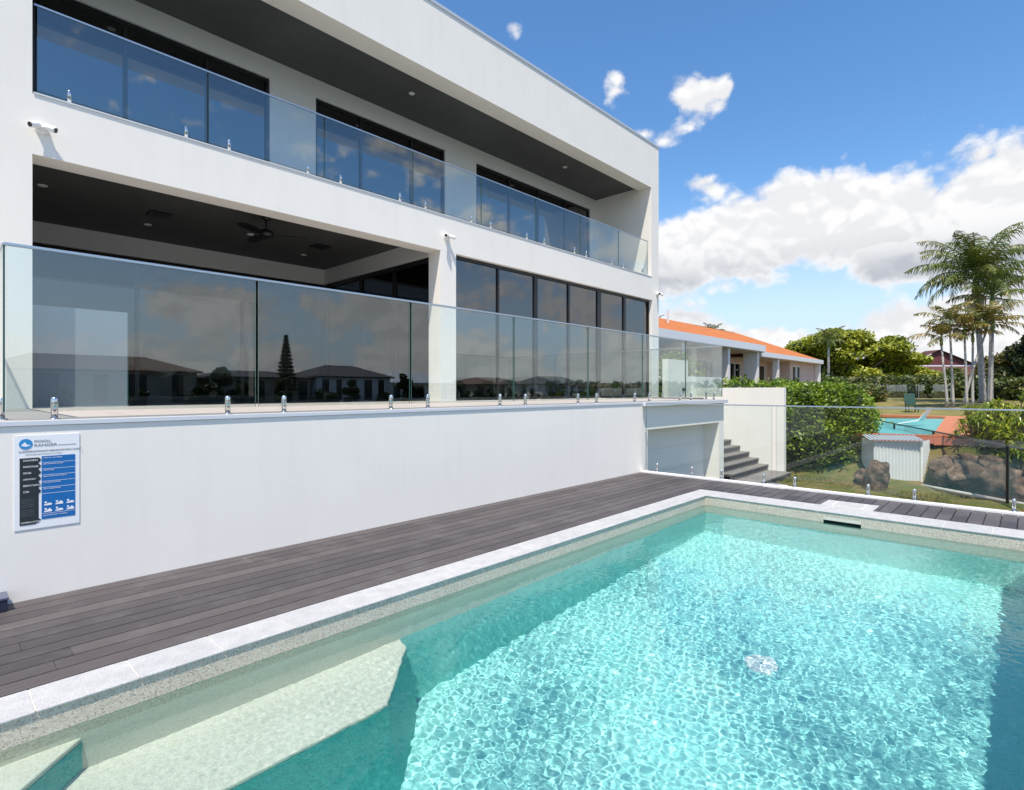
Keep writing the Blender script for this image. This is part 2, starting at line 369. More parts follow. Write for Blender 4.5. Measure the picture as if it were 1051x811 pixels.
# the far wall is left open where the skimmer mouth is
up = MB()
up.quad((PX0,PY1,-.24),(PX1,PY1,-.24),(PX1,PY1,-.012),(PX0,PY1,-.012))
up.quad((PX1,PY0,-.24),(PX0,PY0,-.24),(PX0,PY0,-.012),(PX1,PY0,-.012)).quad((PX0,PY0,-.24),(PX0,PY1,-.24),(PX0,PY1,-.012),(PX0,PY0,-.012))
SK0, SK1, SKT, SKB = 1.44, 1.83, -.058, -.20
for (a, b, c, d) in ((PY0, SK0, -.24, -.012), (SK1, PY1, -.24, -.012), (SK0, SK1, SKT, -.012), (SK0, SK1, -.24, SKB)):
    up.quad((PX1,b,c),(PX1,a,c),(PX1,a,d),(PX1,b,d))
S(up.build('pool_wall', M_peb))
S(poolwall(-.24, -.60).build('pool_wall', M_pebsh))
S(MB().quad((PX1,PY1,PD),(PX1,PY0,PD),(PX1,PY0,-.60),(PX1,PY1,-.60)).build('pool_wall', pebble('painted sunlit far pebble wall', (.44, .76, .71), (.34, .64, .60), (.55, .82, .77), 80, .25)))  # far wall coloured lighter to carry the sun that reaches it
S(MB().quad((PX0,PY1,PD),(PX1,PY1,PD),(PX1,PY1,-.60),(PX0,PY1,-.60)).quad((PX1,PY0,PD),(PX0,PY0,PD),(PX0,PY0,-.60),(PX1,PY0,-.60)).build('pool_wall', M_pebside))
# bench and corner step
bench_pts = [(PX0, 2.70), (1.78, 2.70), (1.84, 2.71), (1.89, 2.76), (2.30, 3.17), (2.34, PY1+.01), (PX0, PY1+.01)]
S(MB().prism(bench_pts, -.64, -.60).build('pool_bench', M_pebsh, bevel=.012))
n_ = len(bench_pts); bot = [(x + (.10 if x > 1.7 else 0), y) for x, y in bench_pts]      # the end face leans out towards the floor
S(MB().add([(x, y, PD-.01) for x, y in bot] + [(x, y, -.64) for x, y in bench_pts], [tuple(range(n_-1,-1,-1)), tuple(range(n_, 2*n_))] + [(i,(i+1)%n_,(i+1)%n_+n_,i+n_) for i in range(n_)]).build('pool_bench', M_pebshade))
st_pts = [(PX0, 2.35), (-.42, 2.35), (.53, PY1+.01), (PX0, PY1+.01)]
S(MB().prism(st_pts, -.33, -.28).build('pool_step', M_pebsh, bevel=.01))
S(MB().prism(st_pts, -.60, -.33).build('pool_step', M_pebshade))
# skimmer throat
S(MB().quad((PX1,SK0,SKB),(PX1+.25,SK0,SKB),(PX1+.25,SK1,SKB),(PX1,SK1,SKB)).quad((PX1,SK0,SKT),(PX1+.25,SK0,SKT),(PX1+.25,SK1,SKT),(PX1,SK1,SKT))
  .quad((PX1+.25,SK0,SKB),(PX1+.25,SK1,SKB),(PX1+.25,SK1,SKT),(PX1+.25,SK0,SKT)).quad((PX1,SK0,SKB),(PX1+.25,SK0,SKB),(PX1+.25,SK0,SKT),(PX1,SK0,SKT))
  .quad((PX1,SK1,SKB),(PX1+.25,SK1,SKB),(PX1+.25,SK1,SKT),(PX1,SK1,SKT)).build('skimmer_mouth', plain('skimmer throat', (.05,.16,.15), .5)))
# round drain cover on the floor
dr = thing('drain_cover', (4.57, 1.57, PD), 'round white drain cover on the pool floor under the rippled water', 'drain')
MB().tube([(4.57,1.57,PD),(4.57,1.57,PD+.02),(4.57,1.57,PD+.035)], [.12,.12,.07], 28).build('cover', M_whiteplastic, dr)
MB().tube([(4.57,1.57,PD+.033),(4.57,1.57,PD+.042)], .03, 16).build('screw_cap', M_satin, dr)
for o in list(COL.objects):
    if o.type == 'MESH' and o.name.startswith(('pool_', 'cover')): o.cycles.is_caustics_receiver = True

# ---- water surface with real ripples (they throw the caustics)
res = .0064; WAMP = .0023
wx = np.arange(PX0-.02, PX1+.02, res); wy = np.arange(PY0-.02, PY1+.02, res)
WX, WY = np.meshgrid(wx, wy); WZ = np.zeros_like(WX); rw = np.random.RandomState(11)
for _ in range(90):
    l = .028*(3.8**rw.rand()**1.4); k = 6.2832/l; th = rw.uniform(0, 6.28)
    WZ += WAMP*(l**1.5)*np.sin(k*(WX*np.cos(th)+WY*np.sin(th)) + rw.uniform(0, 6.28))
calm = .16 + .84*sstep(WX*.8 + (3.3-WY)*.6, .6, 2.4)      # ripples damped over the corner step and bench to weaken the caustics
patch = .78 + .22*np.sin(WX*1.1+1.3*np.sin(WY*1.4))*np.sin(WY*1.7-.6*WX+.8) + .16*np.sin(WX*2.7-WY*2.1)
WZ = ZW + WZ*calm*patch*(1-.35*sstep(WX, 5.2, 7.3)) + .0007*np.sin(WX*9.1+WY*4.3)*np.sin(WY*7.7-WX*3.1)
wi = np.arange(WX.size).reshape(WX.shape); WF = np.stack([wi[:-1,:-1], wi[:-1,1:], wi[1:,1:], wi[1:,:-1]], -1).reshape(-1,4)
water = S(np_mesh('pool_water', np.stack([WX,WY,WZ],-1).reshape(-1,3), WF, M_water, smooth=True)); water.cycles.is_caustics_caster = True

# ---- coping stones
cp = MB(); G = .0025
def stones_x(x0, x1, y0, y1, first, step):
    x = first
    cuts = [x0]
    while x < x1-.05:
        if x > x0+.05: cuts.append(x)
        x += step
    cuts.append(x1)
    for a, b in zip(cuts[:-1], cuts[1:]): cp.box(a+G, b-G, y0, y1, -.012, 0)
stones_x(-1.2, 7.39-.0, 3.28, 3.55, .353-.4*3, .4)
stones_x(-1.2, 7.39, -.45, -.115, .1, .4)
y = 3.55; ys = [3.55, 3.10]
while ys[-1] > -.4: ys.append(ys[-1]-.4)
for a, b in zip(ys[:-1], ys[1:]): cp.box(7.39+G, 7.80, b+G, a-G, -.012, 0)
# widened slab round the skimmer lid
cp.box(7.803, 8.22, 1.40, 1.97, -.012, 0)
coping = S(cp.build('pool_coping', M_stone, bevel=.0035))
S(MB().box(-1.2, 7.385, 3.296, 3.549, -.10, -.004).box(7.402, 7.798, -.44, 3.549, -.10, -.004).box(7.8, 8.22, 1.402, 1.968, -.10, -.004)
  .box(-1.2, 7.385, -.44, -.135, -.10, -.004).build('coping_bed', M_mortar))
# skimmer lid
sl = thing('skimmer_lid', (8.0, 1.68, 0), 'square pale stone skimmer lid let into the paving beside the far end of the pool', 'lid')
MB().box(7.86, 8.15, 1.53, 1.83, .0005, .006).build('lid_plate', M_stone, sl, bevel=.002)
MB().box(7.845, 8.165, 1.515, 1.845, .0002, .003).build('lid_frame', M_mortar, sl)

# ---- deck
dk = MB(); bw = .1375; rd = random.Random(4)
yb = 5.066; rows = []
while yb > -1.2:
    y1 = yb; y0 = yb-bw+.0095
    if y1 > 3.56: segs = [(-3.2, 8.70, max(y0, 3.553), y1)]
    elif y1 > 1.395 and y0 < 1.975:
        segs = [(8.223, 8.70, y0, y1)]
        if y1 > 1.975: segs.append((7.803, 8.221, 1.977, y1))
        if y0 < 1.395: segs.append((7.803, 8.221, y0, 1.393))
    else: segs = [(7.803, 8.70, y0, y1)]
    for (xa, xb, ya, ybb) in segs:
        if xb - xa > 3:
            x = xa + rd.uniform(.5, 4)
            cuts = [xa] + [c for c in (x, x+4.4) if c < xb-.6] + [xb]
        else: cuts = [xa, xb] if xb-xa < .5 else [xa, 8.215, xb]
        for c0, c1 in zip(cuts[:-1], cuts[1:]):
            if ybb-ya > .012: dk.box(c0+.0006, c1-.0006, ya, ybb, -.022, -.0015-rd.random()*.0008)
    yb -= bw
S(dk.build('deck', M_deck, bevel=.002))
S(MB().box(-3.2, 8.70, 3.556, 5.066, -.06, -.026).box(7.801, 8.70, -1.2, 3.55, -.06, -.026).build('deck_base', M_under))
S(MB().box(-4, 0-1.2, -3, 3.55, -.06, -.01).box(-1.2, 8.70, -3, -.452, -.06, -.01).build('paving', M_stone))
S(MB().box(8.705, 8.80, -2.6, 5.06, -1.05, .028).box(8.66, 8.86, 2.66, 2.96, -.01, .031).build('kerb', M_kerb, bevel=.008))

# ================================================================ TERRACE WALL, GARAGE
TZ = 1.24
tw = thing('terrace_wall', (0, 5.07, 0), 'long white rendered retaining wall under the terrace with a garage door at its far end', 'wall')
MB().box(-3.2, 8.81, 5.07, 5.30, -.3, 1.20).build('rendered_wall', M_white, tw)
MB().box(-3.2, 8.79, 5.058, 5.30, 1.202, TZ-.002).box(8.79, 12.43, 5.0, 5.30, 1.162, TZ-.002).build('ledge', M_ledge, tw, bevel=.003)
MB().box(8.812, 12.17, 5.10, 5.30, .73, 1.16).build('fascia', M_white, tw)
MB().box(8.812, 9.03, 5.10, 5.30, -1.2, .728).box(12.17, 12.43, 5.10, 5.30, -1.2, 1.16).build('post', M_white, tw)
gd = MB().box(9.03, 12.17, 5.445, 5.50, -1.2, .74)
gdo = gd.build('garage_door', M_door, tw)
sl_ = MB()
for k in range(1, 4): sl_.box(9.03, 12.17, 5.4435, 5.447, -1.1+k*.46, -1.085+k*.46)
sl_.build('panel_groove', plain('groove grey', (.64,.65,.66), .6), gdo)
MB().box(9.028, 12.172, 5.30, 5.46, .73, .80).build('lintel', M_white, tw)
MB().box(12.17, 12.43, 5.30, 8.3, -1.2, 1.16).box(8.6, 9.03, 5.30, 5.6, -1.2, 1.16).build('return_wall', M_white, tw)
# terrace floor: pale tiles
tf = MB()
x = -3.2
while x < 12.4:
    for (a, b) in ((5.062, 5.88), (5.885, 6.98), (6.985, 8.08), (8.085, 8.66)):
        tf.box(x+.002, min(x+1.096, 12.42), a, b, TZ-.03, TZ)
    x += 1.1
S(tf.build('terrace_floor', M_tile))
S(MB().box(-3.2, 12.43, 5.30, 8.7, 1.10, TZ-.004).box(12.43, 15.4, 6.9, 8.7, 1.10, TZ-.004).build('terrace_slab', M_grout))

# ================================================================ WHITE HOUSE
FY = 8.3
house = thing('white_house', (0, FY, TZ), 'modern two storey white rendered house with a long glass balcony over the terrace', 'house')
def P(name, m, fn, parent=house, **k):
    b = MB(); fn(b); return b.build(name, m, parent, **k)
P('wall', M_white, lambda b: b.box(-3.2, .86, FY, 8.70, TZ-.04, 7.5))
P('pier', M_white, lambda b: b.box(6.83, 7.22, FY, 8.665, TZ-.02, 4.14))
P('pier', M_white, lambda b: b.box(14.97, 15.353, FY, 8.72, TZ-.1, 4.14))
P('balcony_slab', M_white, lambda b: b.box(.86, 15.353, FY, 8.665, 4.142, 4.83).box(.86, 15.353, 8.665, 13.2, 4.452, 4.828))
P('slab_edging', M_ledge, lambda b: b.box(.87, 14.9, FY-.012, FY+.20, 4.832, 4.85))
P('pier', M_white, lambda b: b.box(14.909, 15.353, FY, 8.727, 4.832, 7.498))
par = P('parapet', M_white, lambda b: b.box(-3.2, 15.353, FY, 8.727, 7.50, 8.80).box(-3.2, 15.353, 8.73, 14, 7.64, 8.2))
P('parapet_cap', M_cap, lambda b: b.box(-3.22, 15.372, FY-.018, 8.75, 8.802, 8.86), par)
P('balcony_ceiling', M_ceil, lambda b: b.box(-3.2, 14.905, 8.73, 10.30, 7.58, 7.62))
P('end_wall', M_white, lambda b: b.box(14.909, 15.353, 8.729, 14, 4.832, 7.63))
# upper back wall between the window groups
UY = 10.29; groups = [(1.05, 4.41, [2.18, 3.36]), (5.31, 8.61, [6.35, 7.66]), (9.63, 14.60, [10.9, 12.1, 13.35])]
def upper(b):
    edges = [-3.2]
    for a, c, _ in groups: edges += [a, c]
    edges.append(14.909)
    for i in range(0, len(edges), 2): b.box(edges[i], edges[i+1], UY, UY+.25, 4.832, 7.22)
    b.box(-3.2, 14.909, UY, UY+.25, 7.222, 7.58)
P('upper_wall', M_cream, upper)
P('upper_floor', M_tile, lambda b: b.box(.87, 14.9, 8.67, UY, 4.8305, 4.842))
def window_x(x0, x1, y, z0, z1, mulls, w=.05, parent=house, thick=None, gm=None):
    fr = MB(); d = .09
    fr.box(x0, x1, y, y+d, z1-w, z1).box(x0, x1, y, y+d, z0, z0+w)
    fr.box(x0, x0+w, y, y+d, z0+w, z1-w).box(x1-w, x1, y, y+d, z0+w, z1-w)
    for i, mm in enumerate(mulls):
        ww = w if not thick else thick[i]
        fr.box(mm-ww/2, mm+ww/2, y+.004, y+d-.004, z0+w, z1-w)
    f = fr.build('window', M_black, parent)
    pn = MB(); xs = [x0+w] + list(mulls) + [x1-w]
    for a, b in zip(xs[:-1], xs[1:]): pn.box(a+.015, b-.015, y+.035, y+.047, z0+w, z1-w)
    pn.build('pane', gm or M_pane, f); return f
for a, c, ms in groups:
    window_x(a, c, UY+.04, 4.845, 7.218, ms, .055)
window_x(7.225, 14.965, FY+.10, TZ+.002, 4.138, [8.52, 9.76, 11.02, 12.34, 13.60], .06, thick=[.05, .12, .06, .17, .12])
# patio: side glazing, rear glazing, bulkheads, ceiling
def window_y(x, y0, y1, z0, z1, mulls, w=.06):
    fr = MB(); d = .08
    fr.box(x, x+d, y0, y1, z1-w*1.6, z1).box(x, x+d, y0, y1, z0, z0+w).box(x, x+d, y0, y0+w, z0+w, z1-w*1.6).box(x, x+d, y1-w, y1, z0+w, z1-w*1.6)
    for mm in mulls: fr.box(x+.004, x+d-.004, mm-.05, mm+.05, z0+w, z1-w*1.6)
    f = fr.build('window', M_black, house); pn = MB(); ys = [y0+w] + sorted(mulls) + [y1-w]
    for a, b in zip(ys[:-1], ys[1:]): pn.box(x+.03, x+.042, a+.02, b-.02, z0+w, z1-w*1.6)
    pn.build('pane', M_rear, f)
window_y(6.86, 8.67, 12.8, TZ+.002, 4.07, [9.9, 11.2])
window_x(.86, 6.85, 12.84, TZ+.002, 4.05, [2.9, 4.9], .07, gm=M_rear)
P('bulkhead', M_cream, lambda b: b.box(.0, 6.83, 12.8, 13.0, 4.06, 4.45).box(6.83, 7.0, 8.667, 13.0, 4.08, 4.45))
P('patio_ceiling', M_ceil, lambda b: b.box(-.5, 6.828, 8.667, 12.8, 4.43, 4.4515))
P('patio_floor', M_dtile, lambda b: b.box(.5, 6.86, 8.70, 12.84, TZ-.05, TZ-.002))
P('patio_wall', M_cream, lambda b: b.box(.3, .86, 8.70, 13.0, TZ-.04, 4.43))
# rooms behind the glass
P('interior', M_dark, lambda b: b.box(.86, 15.3, 15.6, 15.7, TZ-.1, 4.45).box(.86, 15.3, 12.95, 15.6, TZ-.1, TZ-.06).box(7.0, 15.3, 8.56, 15.6, TZ-.06, TZ-.01)
  .box(15.2, 15.32, 8.74, 15.6, TZ, 4.45).box(6.98, 7.2, 12.9, 15.6, TZ, 4.45))
P('interior', M_dark, lambda b: b.box(-3, 14.9, 13.8, 13.9, 4.83, 7.6).box(-3, 14.9, UY+.2, 13.8, 7.5, 7.55).box(-3, 14.9, UY+.2, 13.8, 4.83, 4.86))
P('blind', M_curt, lambda b: b.box(13.7, 14.6, UY+.30, UY+.34, 4.86, 7.2))
for (x, y, z) in ((1.2,10.5,4.43),(2.78,11.6,4.43),(5.75,11.7,4.43),(4.3,10.9,4.43),(6.93,9.35,7.58),(12.1,9.37,7.58),(2.2,9.35,7.58)):
    P('downlight', M_lamp, lambda b: b.tube([(x,y,z-.012),(x,y,z+.005)], [.055,.065], 20))
for (x, y) in ((2.75,10.75),(5.64,10.73)):
    P('air_vent', M_black, lambda b: b.box(x-.16, x+.16, y-.16, y+.16, 4.405, 4.428))
P('downpipe', M_white, lambda b: b.tube([(15.42,8.9,.9),(15.42,8.9,7.6)], .04, 10))

# ceiling fan
fan = thing('ceiling_fan', (4.05, 9.6, 4.43), 'black three blade ceiling fan hanging from the dark patio ceiling', 'fan')
fc = Vector((4.05, 9.6, 4.12))
MB().tube([fc+Vector((0,0,.31)), fc+Vector((0,0,.26)), fc+Vector((0,0,.24))], [.07,.07,.02], 16).tube([fc+Vector((0,0,.25)), fc+Vector((0,0,.08))], .014, 10).build('rod', M_black, fan, True)
MB().tube([fc+Vector((0,0,.09)), fc+Vector((0,0,.06)), fc+Vector((0,0,0)), fc+Vector((0,0,-.05))], [.05,.11,.12,.06], 24).build('motor', M_black, fan, True)
for k in range(3):
    a = R(-28+120*k); u = Vector((math.cos(a), math.sin(a), 0)); w = Vector((-u.y, u.x, .22)).normalized(); b = MB()
    pts = []
    for t, hw in ((.10,.04),(.2,.065),(.45,.075),(.62,.07),(.68,.04)):
        c = fc+u*t; pts.append((c-w*hw, c+w*hw))
    for (p, q), (p2, q2) in zip(pts[:-1], pts[1:]):
        h = Vector((0,0,.006)); b.add([p-h,q-h,q2-h,p2-h,p+h,q+h,q2+h,p2+h], [(0,3,2,1),(4,5,6,7),(0,1,5,4),(1,2,6,5),(2,3,7,6),(3,0,4,7)])
    b.build('blade', M_black, fan)

# privacy screen inside the patio
sc_ = thing('privacy_screen', (1.4, 8.62, TZ), 'chest high frosted grey glass panel standing at the left end of the patio', 'screen')
MB().box(.88, 1.83, 8.60, 8.62, TZ+.01, 2.46).build('panel', plain('frosted grey', (.20,.23,.26), .25), sc_)
MB().box(1.83, 1.842, 8.60, 8.62, TZ+.01, 2.462).build('edge', M_gedge, sc_)
MB().box(.88, 1.84, 8.59, 8.63, TZ, TZ+.01).build('channel', M_satin, sc_)

# ---------------------------------------------------------------- glass balustrades
def panel(parent, p0, p1, z0, z1, t=.012, m=None):
    """clear pane between two plan points; its edges show green"""
    a = Vector((*p0, 0)); b = Vector((*p1, 0)); d = (b-a).normalized(); nrm = Vector((-d.y, d.x, 0))*t/2
    q = [a-nrm, b-nrm, b+nrm, a+nrm]; vs = [(p.x,p.y,z) for z in (z0, z1) for p in q]
    mb = MB(); mb.add(vs, [(0,1,5,4),(2,3,7,6)], 0); mb.add(vs, [(1,2,6,5),(3,0,4,7),(4,5,6,7),(0,3,2,1)], 1)
    return mb.build('glass_panel', [m or M_gfence, M_gedge], parent)
def spigot_mesh(h=.16, r=.021):
    b = MB()
    b.tube([(0,0,0),(0,0,.008)], .036, 20).tube([(0,0,.008),(0,0,h-.014),(0,0,h-.004),(0,0,h)], [r,r,r*.85,r*.4], 20)
    return b
SP = None
def spigots(parent, pts, h=.16, r=.021, m=None):
    proto = None
    for (x, y, z) in pts:
        if proto is None:
            b = spigot_mesh(h, r); b.v = [(p[0]+x, p[1]+y, p[2]+z) for p in b.v]; proto = b.build('spigot', m or M_chrome, parent, True); o0 = Vector((x,y,z))
        else:
            c = proto.copy(); COL.objects.link(c); c.parent = parent; c.location = Vector((x,y,z))-o0
tfence = thing('glass_fence', (0, 5.12, TZ), 'frameless glass fence on steel spigots along the top edge of the terrace wall', 'fence')
jt = [.384, 2.076, 3.775, 5.483, 7.198, 8.881, 10.577, 12.40]
for a, b in zip(jt[:-1], jt[1:]): panel(tfence, (a+.012, 5.12), (b-.012, 5.12), TZ+.06, 2.44)
panel(tfence, (.384, 5.135), (.384, 7.2), TZ+.06, 2.44); panel(tfence, (.384, 7.22), (.384, 8.27), TZ+.06, 2.44)
panel(tfence, (12.40, 5.135), (12.40, 6.9), TZ+.06, 2.44); panel(tfence, (12.40, 6.92), (12.40, 8.27), TZ+.06, 2.44)
MB().box(.38, 12.40, 5.108, 5.132, 2.442, 2.462).box(.372, .396, 5.134, 8.27, 2.442, 2.462).box(12.388, 12.412, 5.134, 8.27, 2.442, 2.462).build('top_rail', M_satin, tfence, bevel=.003)
spigots(tfence, [(x, 5.12, TZ) for x in (.651, 1.827, 2.326, 3.515, 4.024, 5.219, 5.72, 6.94, 7.44, 8.612, 9.125, 10.33, 10.82, 11.95)] + [(.384, y, TZ) for y in (5.34, 6.9, 7.5)] + [(12.40, y, TZ) for y in (5.5, 6.6)])
bfence = thing('glass_balustrade', (0, 8.36, 4.85), 'glass balustrade with slim rail on the upper storey balcony', 'balustrade')
bj = [.90, 2.72, 4.46, 6.22, 7.96, 9.69, 11.43, 13.20, 14.80]
for a, b in zip(bj[:-1], bj[1:]): panel(bfence, (a+.01, 8.36), (b-.01, 8.36), 4.90, 5.87)
MB().box(.88, 14.82, 8.349, 8.371, 5.872, 5.892).build('top_rail', M_satin, bfence, bevel=.003)
spigots(bfence, [(x, 8.36, 4.85) for x in (1.2, 2.45, 3.0, 4.18, 4.75, 5.93, 6.51, 7.68, 8.24, 9.39, 10.0, 11.18, 11.68, 12.86, 13.45, 14.5)], .17)
pfence = thing('glass_fence', (8.75, 2.5, .03), 'low frameless glass pool fence on the white kerb at the far end of the deck', 'fence')
FX = 8.755
for a, b in ((4.97, 2.86), (2.80, .235), (.205, -2.4)): panel(pfence, (FX, a), (FX, b), .075, 1.205, m=M_pfence)
MB().box(FX-.013, FX+.013, -2.4, 4.97, 1.207, 1.225).build('top_rail', M_satin, pfence, bevel=.003)
spigots(pfence, [(FX, y, .028) for y in (4.76, 4.12, 3.63, 2.98, 2.54, 1.62, 1.11, .16, -.6)], .15, .020, M_satin)
MB().box(FX-.03, FX+.03, 2.77, 2.89, .032, .05).build('base_plate', M_satin, pfence)

# white low screen walls past the end of the terrace
wl = thing('screen_wall', (17, 8.0, 0), 'stepped white boundary wall seen through the last terrace glass panels', 'wall')
MB().box(15.4, 16.69, 8.0, 8.2, -1, 2.39).box(16.69, 19.3, 8.0, 8.2, -1, 1.89).build('rendered_wall', M_white, wl)
MB().box(16.3, 16.5, 7.985, 7.998, 1.42, 1.52).build('socket', M_black, wl)
# side wall and steps
sw = thing('side_wall', (17, 6.5, -1), 'plain white wall rising behind the short flight of grey steps', 'wall')
MB().box(16.9, 17.08, 5.19, 9.2, -1.3, 1.525).build('rendered_wall', M_white, sw)
stp = thing('outdoor_steps', (15.7, 6, -1), 'short flight of dark grey timber steps beside the plain white wall', 'steps')
M_step = mat('grey step timber', (.12, .115, .11), .7, .2, 3, bs=.3, bscale=20, stretch=(1, 5, 5)); M_tread = mat('worn tread', (.17, .16, .15), .75, .2, 3, stretch=(1, 4, 1))
for k in range(7):
    yf = 6.96-.27*k; zt = .115-.165*k; yb_ = yf+.30 if k else yf+1.6
    if k == 6: yf -= .35
    MB().box(14.2, 16.89, yf, yb_, zt-.04, zt).build('tread', M_tread, stp, bevel=.004)
    MB().box(14.2, 16.88, yf+.02, yf+.05, zt-.163, zt-.042).build('riser', M_step, stp)
MB().box(14.2, 16.88, 5.7, 8.5, -1.3, -1.02).build('footing', M_step, stp)

# ---------------------------------------------------------------- security cameras
def lens_cam(px, pz, label, heads, y=FY):
    t = thing('security_camera', (px, y, pz), label, 'camera', 'twin security cameras on the house front')
    MB().tube([(px,y,pz),(px,y-.05,pz)], [.065,.055], 20).build('base', M_whiteplastic, t, True)
    for (dx_, dy_, dz_) in heads:
        d = Vector((dx_, dy_, dz_)).normalized(); s0 = Vector((px,y-.05,pz)); a = s0+Vector((.035 if dx_ > 0 else -.035, -.03, .01)); e = a+d*.10
        h = MB().tube([s0, a], .016, 8).tube([a-d*.015, a, e-d*.01, e], [.022,.034,.036,.034], 18).build('camera_head', M_whiteplastic, t, True)
        MB().tube([e, e+d*.004], .028, 16).build('lens', M_black, h)
lens_cam(.94, 4.45, 'white twin head security camera on the beam by the left corner', [(-.8,-.5,-.35),(.8,-.6,-.35)])
lens_cam(6.97, 4.42, 'white twin head security camera above the middle pier', [(-.8,-.5,-.2),(.8,-.5,-.3)])
lens_cam(15.25, 4.36, 'white twin head security camera near the right end of the house', [(-.7,-.6,-.2),(.7,-.5,-.3)])

# ---------------------------------------------------------------- notice on the wall
def text(s, size, x, z, y, m, parent, name='lettering', align='LEFT', sx=1.0):
    cu = bpy.data.curves.new('t', 'FONT'); cu.body = s; cu.size = size; cu.align_x = align; cu.extrude = .0004
    tmp = bpy.data.objects.new('t', cu); COL.objects.link(tmp); dg = bpy.context.evaluated_depsgraph_get()
    me = bpy.data.meshes.new_from_object(tmp.evaluated_get(dg)); bpy.data.objects.remove(tmp)
    me.transform(Matrix.Translation(Vector((x,y,z))-origin(parent)) @ Matrix.Rotation(math.pi/2, 4, 'X') @ Matrix.Diagonal((sx,1,1,1)))
    me.materials.clear(); me.materials.append(m)
    o = bpy.data.objects.new(name, me); COL.objects.link(o); o.parent = parent; return o
X0, X1, Z0, Z1, NY = .430, .786, .486, 1.137, 5.07
ntc = thing('safety_notice', (.6, NY, .8), 'white, black and blue resuscitation chart fixed to the terrace wall', 'sign')
M_paper = plain('white sheet', (.84,.85,.87), .35); M_ink = plain('black print', (.02,.025,.03), .4); M_blue = plain('blue print', (.006,.14,.43), .4); M_blue2 = plain('mid blue print', (.03,.26,.58), .4); M_wprint = plain('white print', (.85,.86,.88), .4); M_gprint = plain('grey print', (.16,.18,.22), .5)
MB().box(X0, X1, NY-.005, NY-.0005, Z0, Z1).build('sheet', M_paper, ntc)
MB().tube([(X0+.06,NY-.006,Z1-.06),(X0+.06,NY-.0072,Z1-.06)], .036, 32).build('emblem', M_blue2, ntc)
yy = NY-.0078
MB().add([(X0+.034,yy,Z1-.07),(X0+.056,yy,Z1-.045),(X0+.064,yy,Z1-.062),(X0+.088,yy,Z1-.07),(X0+.06,yy,Z1-.078)], [(0,1,2,3,4)]).build('emblem_mark', M_wprint, ntc)
ty = NY-.0066
text('POOL', .024, X0+.103, Z1-.052, ty, M_gprint, ntc, sx=1.5); text('RANGER', .024, X0+.103, Z1-.079, ty, M_gprint, ntc, sx=1.35)
MB().box(X0+.235, X1-.02, ty, ty+.0004, Z1-.078, Z1-.075).build('rule', M_gprint, ntc)
text('CARDIOPULMONARY RESUSCITATION CHART', .0165, X0+.022, Z1-.117, ty, M_gprint, ntc)
text('basic life support chart for the pool owner and family', .009, X0+.06, Z1-.135, ty, M_gprint, ntc)
BX0, BXM, BX1 = X0+.028, X0+.140, X1-.025; BT, BB = Z1-.150, Z0+.038
MB().box(BXM+.004, BX1, ty, ty+.0004, BB+.02, BT).build('blue_panel', M_blue, ntc)
MB().box(BX0, BXM-.012, ty, ty+.0004, BB, BT-.012).build('black_panel', M_ink, ntc)
rowh = .0435; ab = MB(); ln = MB()
for k in range(6):
    zc = BT-.024-k*rowh
    ab.add([(BX0,ty-.0006,zc-.017),(BXM-.01,ty-.0006,zc-.017),(BXM+.002,ty-.0006,zc),(BXM-.01,ty-.0006,zc+.017),(BX0,ty-.0006,zc+.017)], [(0,1,2,3,4)])
    if k < 6: ln.box(BXM+.006, BX1, ty-.0008, ty, zc-.0235, zc-.0215)
ab.build('arrow', M_ink, ntc); ab = MB()
ab.add([(BX0,ty-.0006,BB-.006),(BXM-.03,ty-.0006,BB-.006),(BXM+.002,ty-.0006,BB+.02),(BXM-.01,ty-.0006,BB+.03),(BX0,ty-.0006,BB+.03)], [(0,1,2,3,4)])
ab.build('arrow', M_ink, ntc); ln.build('rule', M_wprint, ntc); MB().box(BXM+.006, BX1, ty-.0008, ty, BB+.058, BB+.060).build('rule', M_wprint, ntc)
for k, s in enumerate(['DANGERS', 'RESPONSE', 'SEND', 'AIRWAY', 'BREATHING', 'CPR']):
    text(s, .0175, BX0+.018, BT-.030-k*rowh, ty-.001, M_wprint, ntc)
    text(['check for any danger', 'talk and touch person', 'call for help', 'open mouth and check it', 'look listen and feel', 'start compressions'][k], .0125, BXM+.013, BT-.016-k*rowh, ty-.001, M_wprint, ntc)
text('DEFIBRILLATOR', .014, BX0+.006, BB+.006, ty-.001, M_wprint, ntc)
text('apply defibrillator if available', .0115, BXM+.013, BB+.042, ty-.001, M_wprint, ntc)
for k in range(9): text('until help arrives or', .0085, BX0+.008, BT-.295-k*.0125-(.012 if k > 4 else 0), ty-.001, M_gprint, ntc)
ic = MB(); ri = random.Random(5)
for r_ in range(2):
    for c_ in range(3):
        cx, cz = BXM+.038+c_*.062, BB+.128-r_*.046
        ic.tube([(cx-.012,ty-.0012,cz+.008),(cx-.012,ty-.0002,cz+.008)], .007, 12)
        ic.add([(cx-.022,ty-.0012,cz-.014),(cx+.020,ty-.0012,cz-.013),(cx+.024,ty-.0012,cz-.004),(cx+.010,ty-.0012,cz+.004+.008*((r_+c_)%2)),(cx-.004,ty-.0012,cz),(cx-.020,ty-.0012,cz-.006)], [(0,1,2,3,4,5)])
ic.build('pictogram', M_wprint, ntc)

# dark slipway box at the frame's left edge
dbx = thing('storage_step', (.1, 4.96, 0), 'small dark navy box standing on the deck against the wall by the left edge', 'box')
M_navy = plain('navy plastic', (.02,.025,.05), .4)
MB().box(-.35, .385, 4.90, 5.05, 0, .075).build('body', M_navy, dbx, bevel=.006)
MB().box(-.36, .392, 4.895, 5.055, .076, .092).build('lid', plain('slate lid', (.09,.10,.15), .4), dbx, bevel=.004)

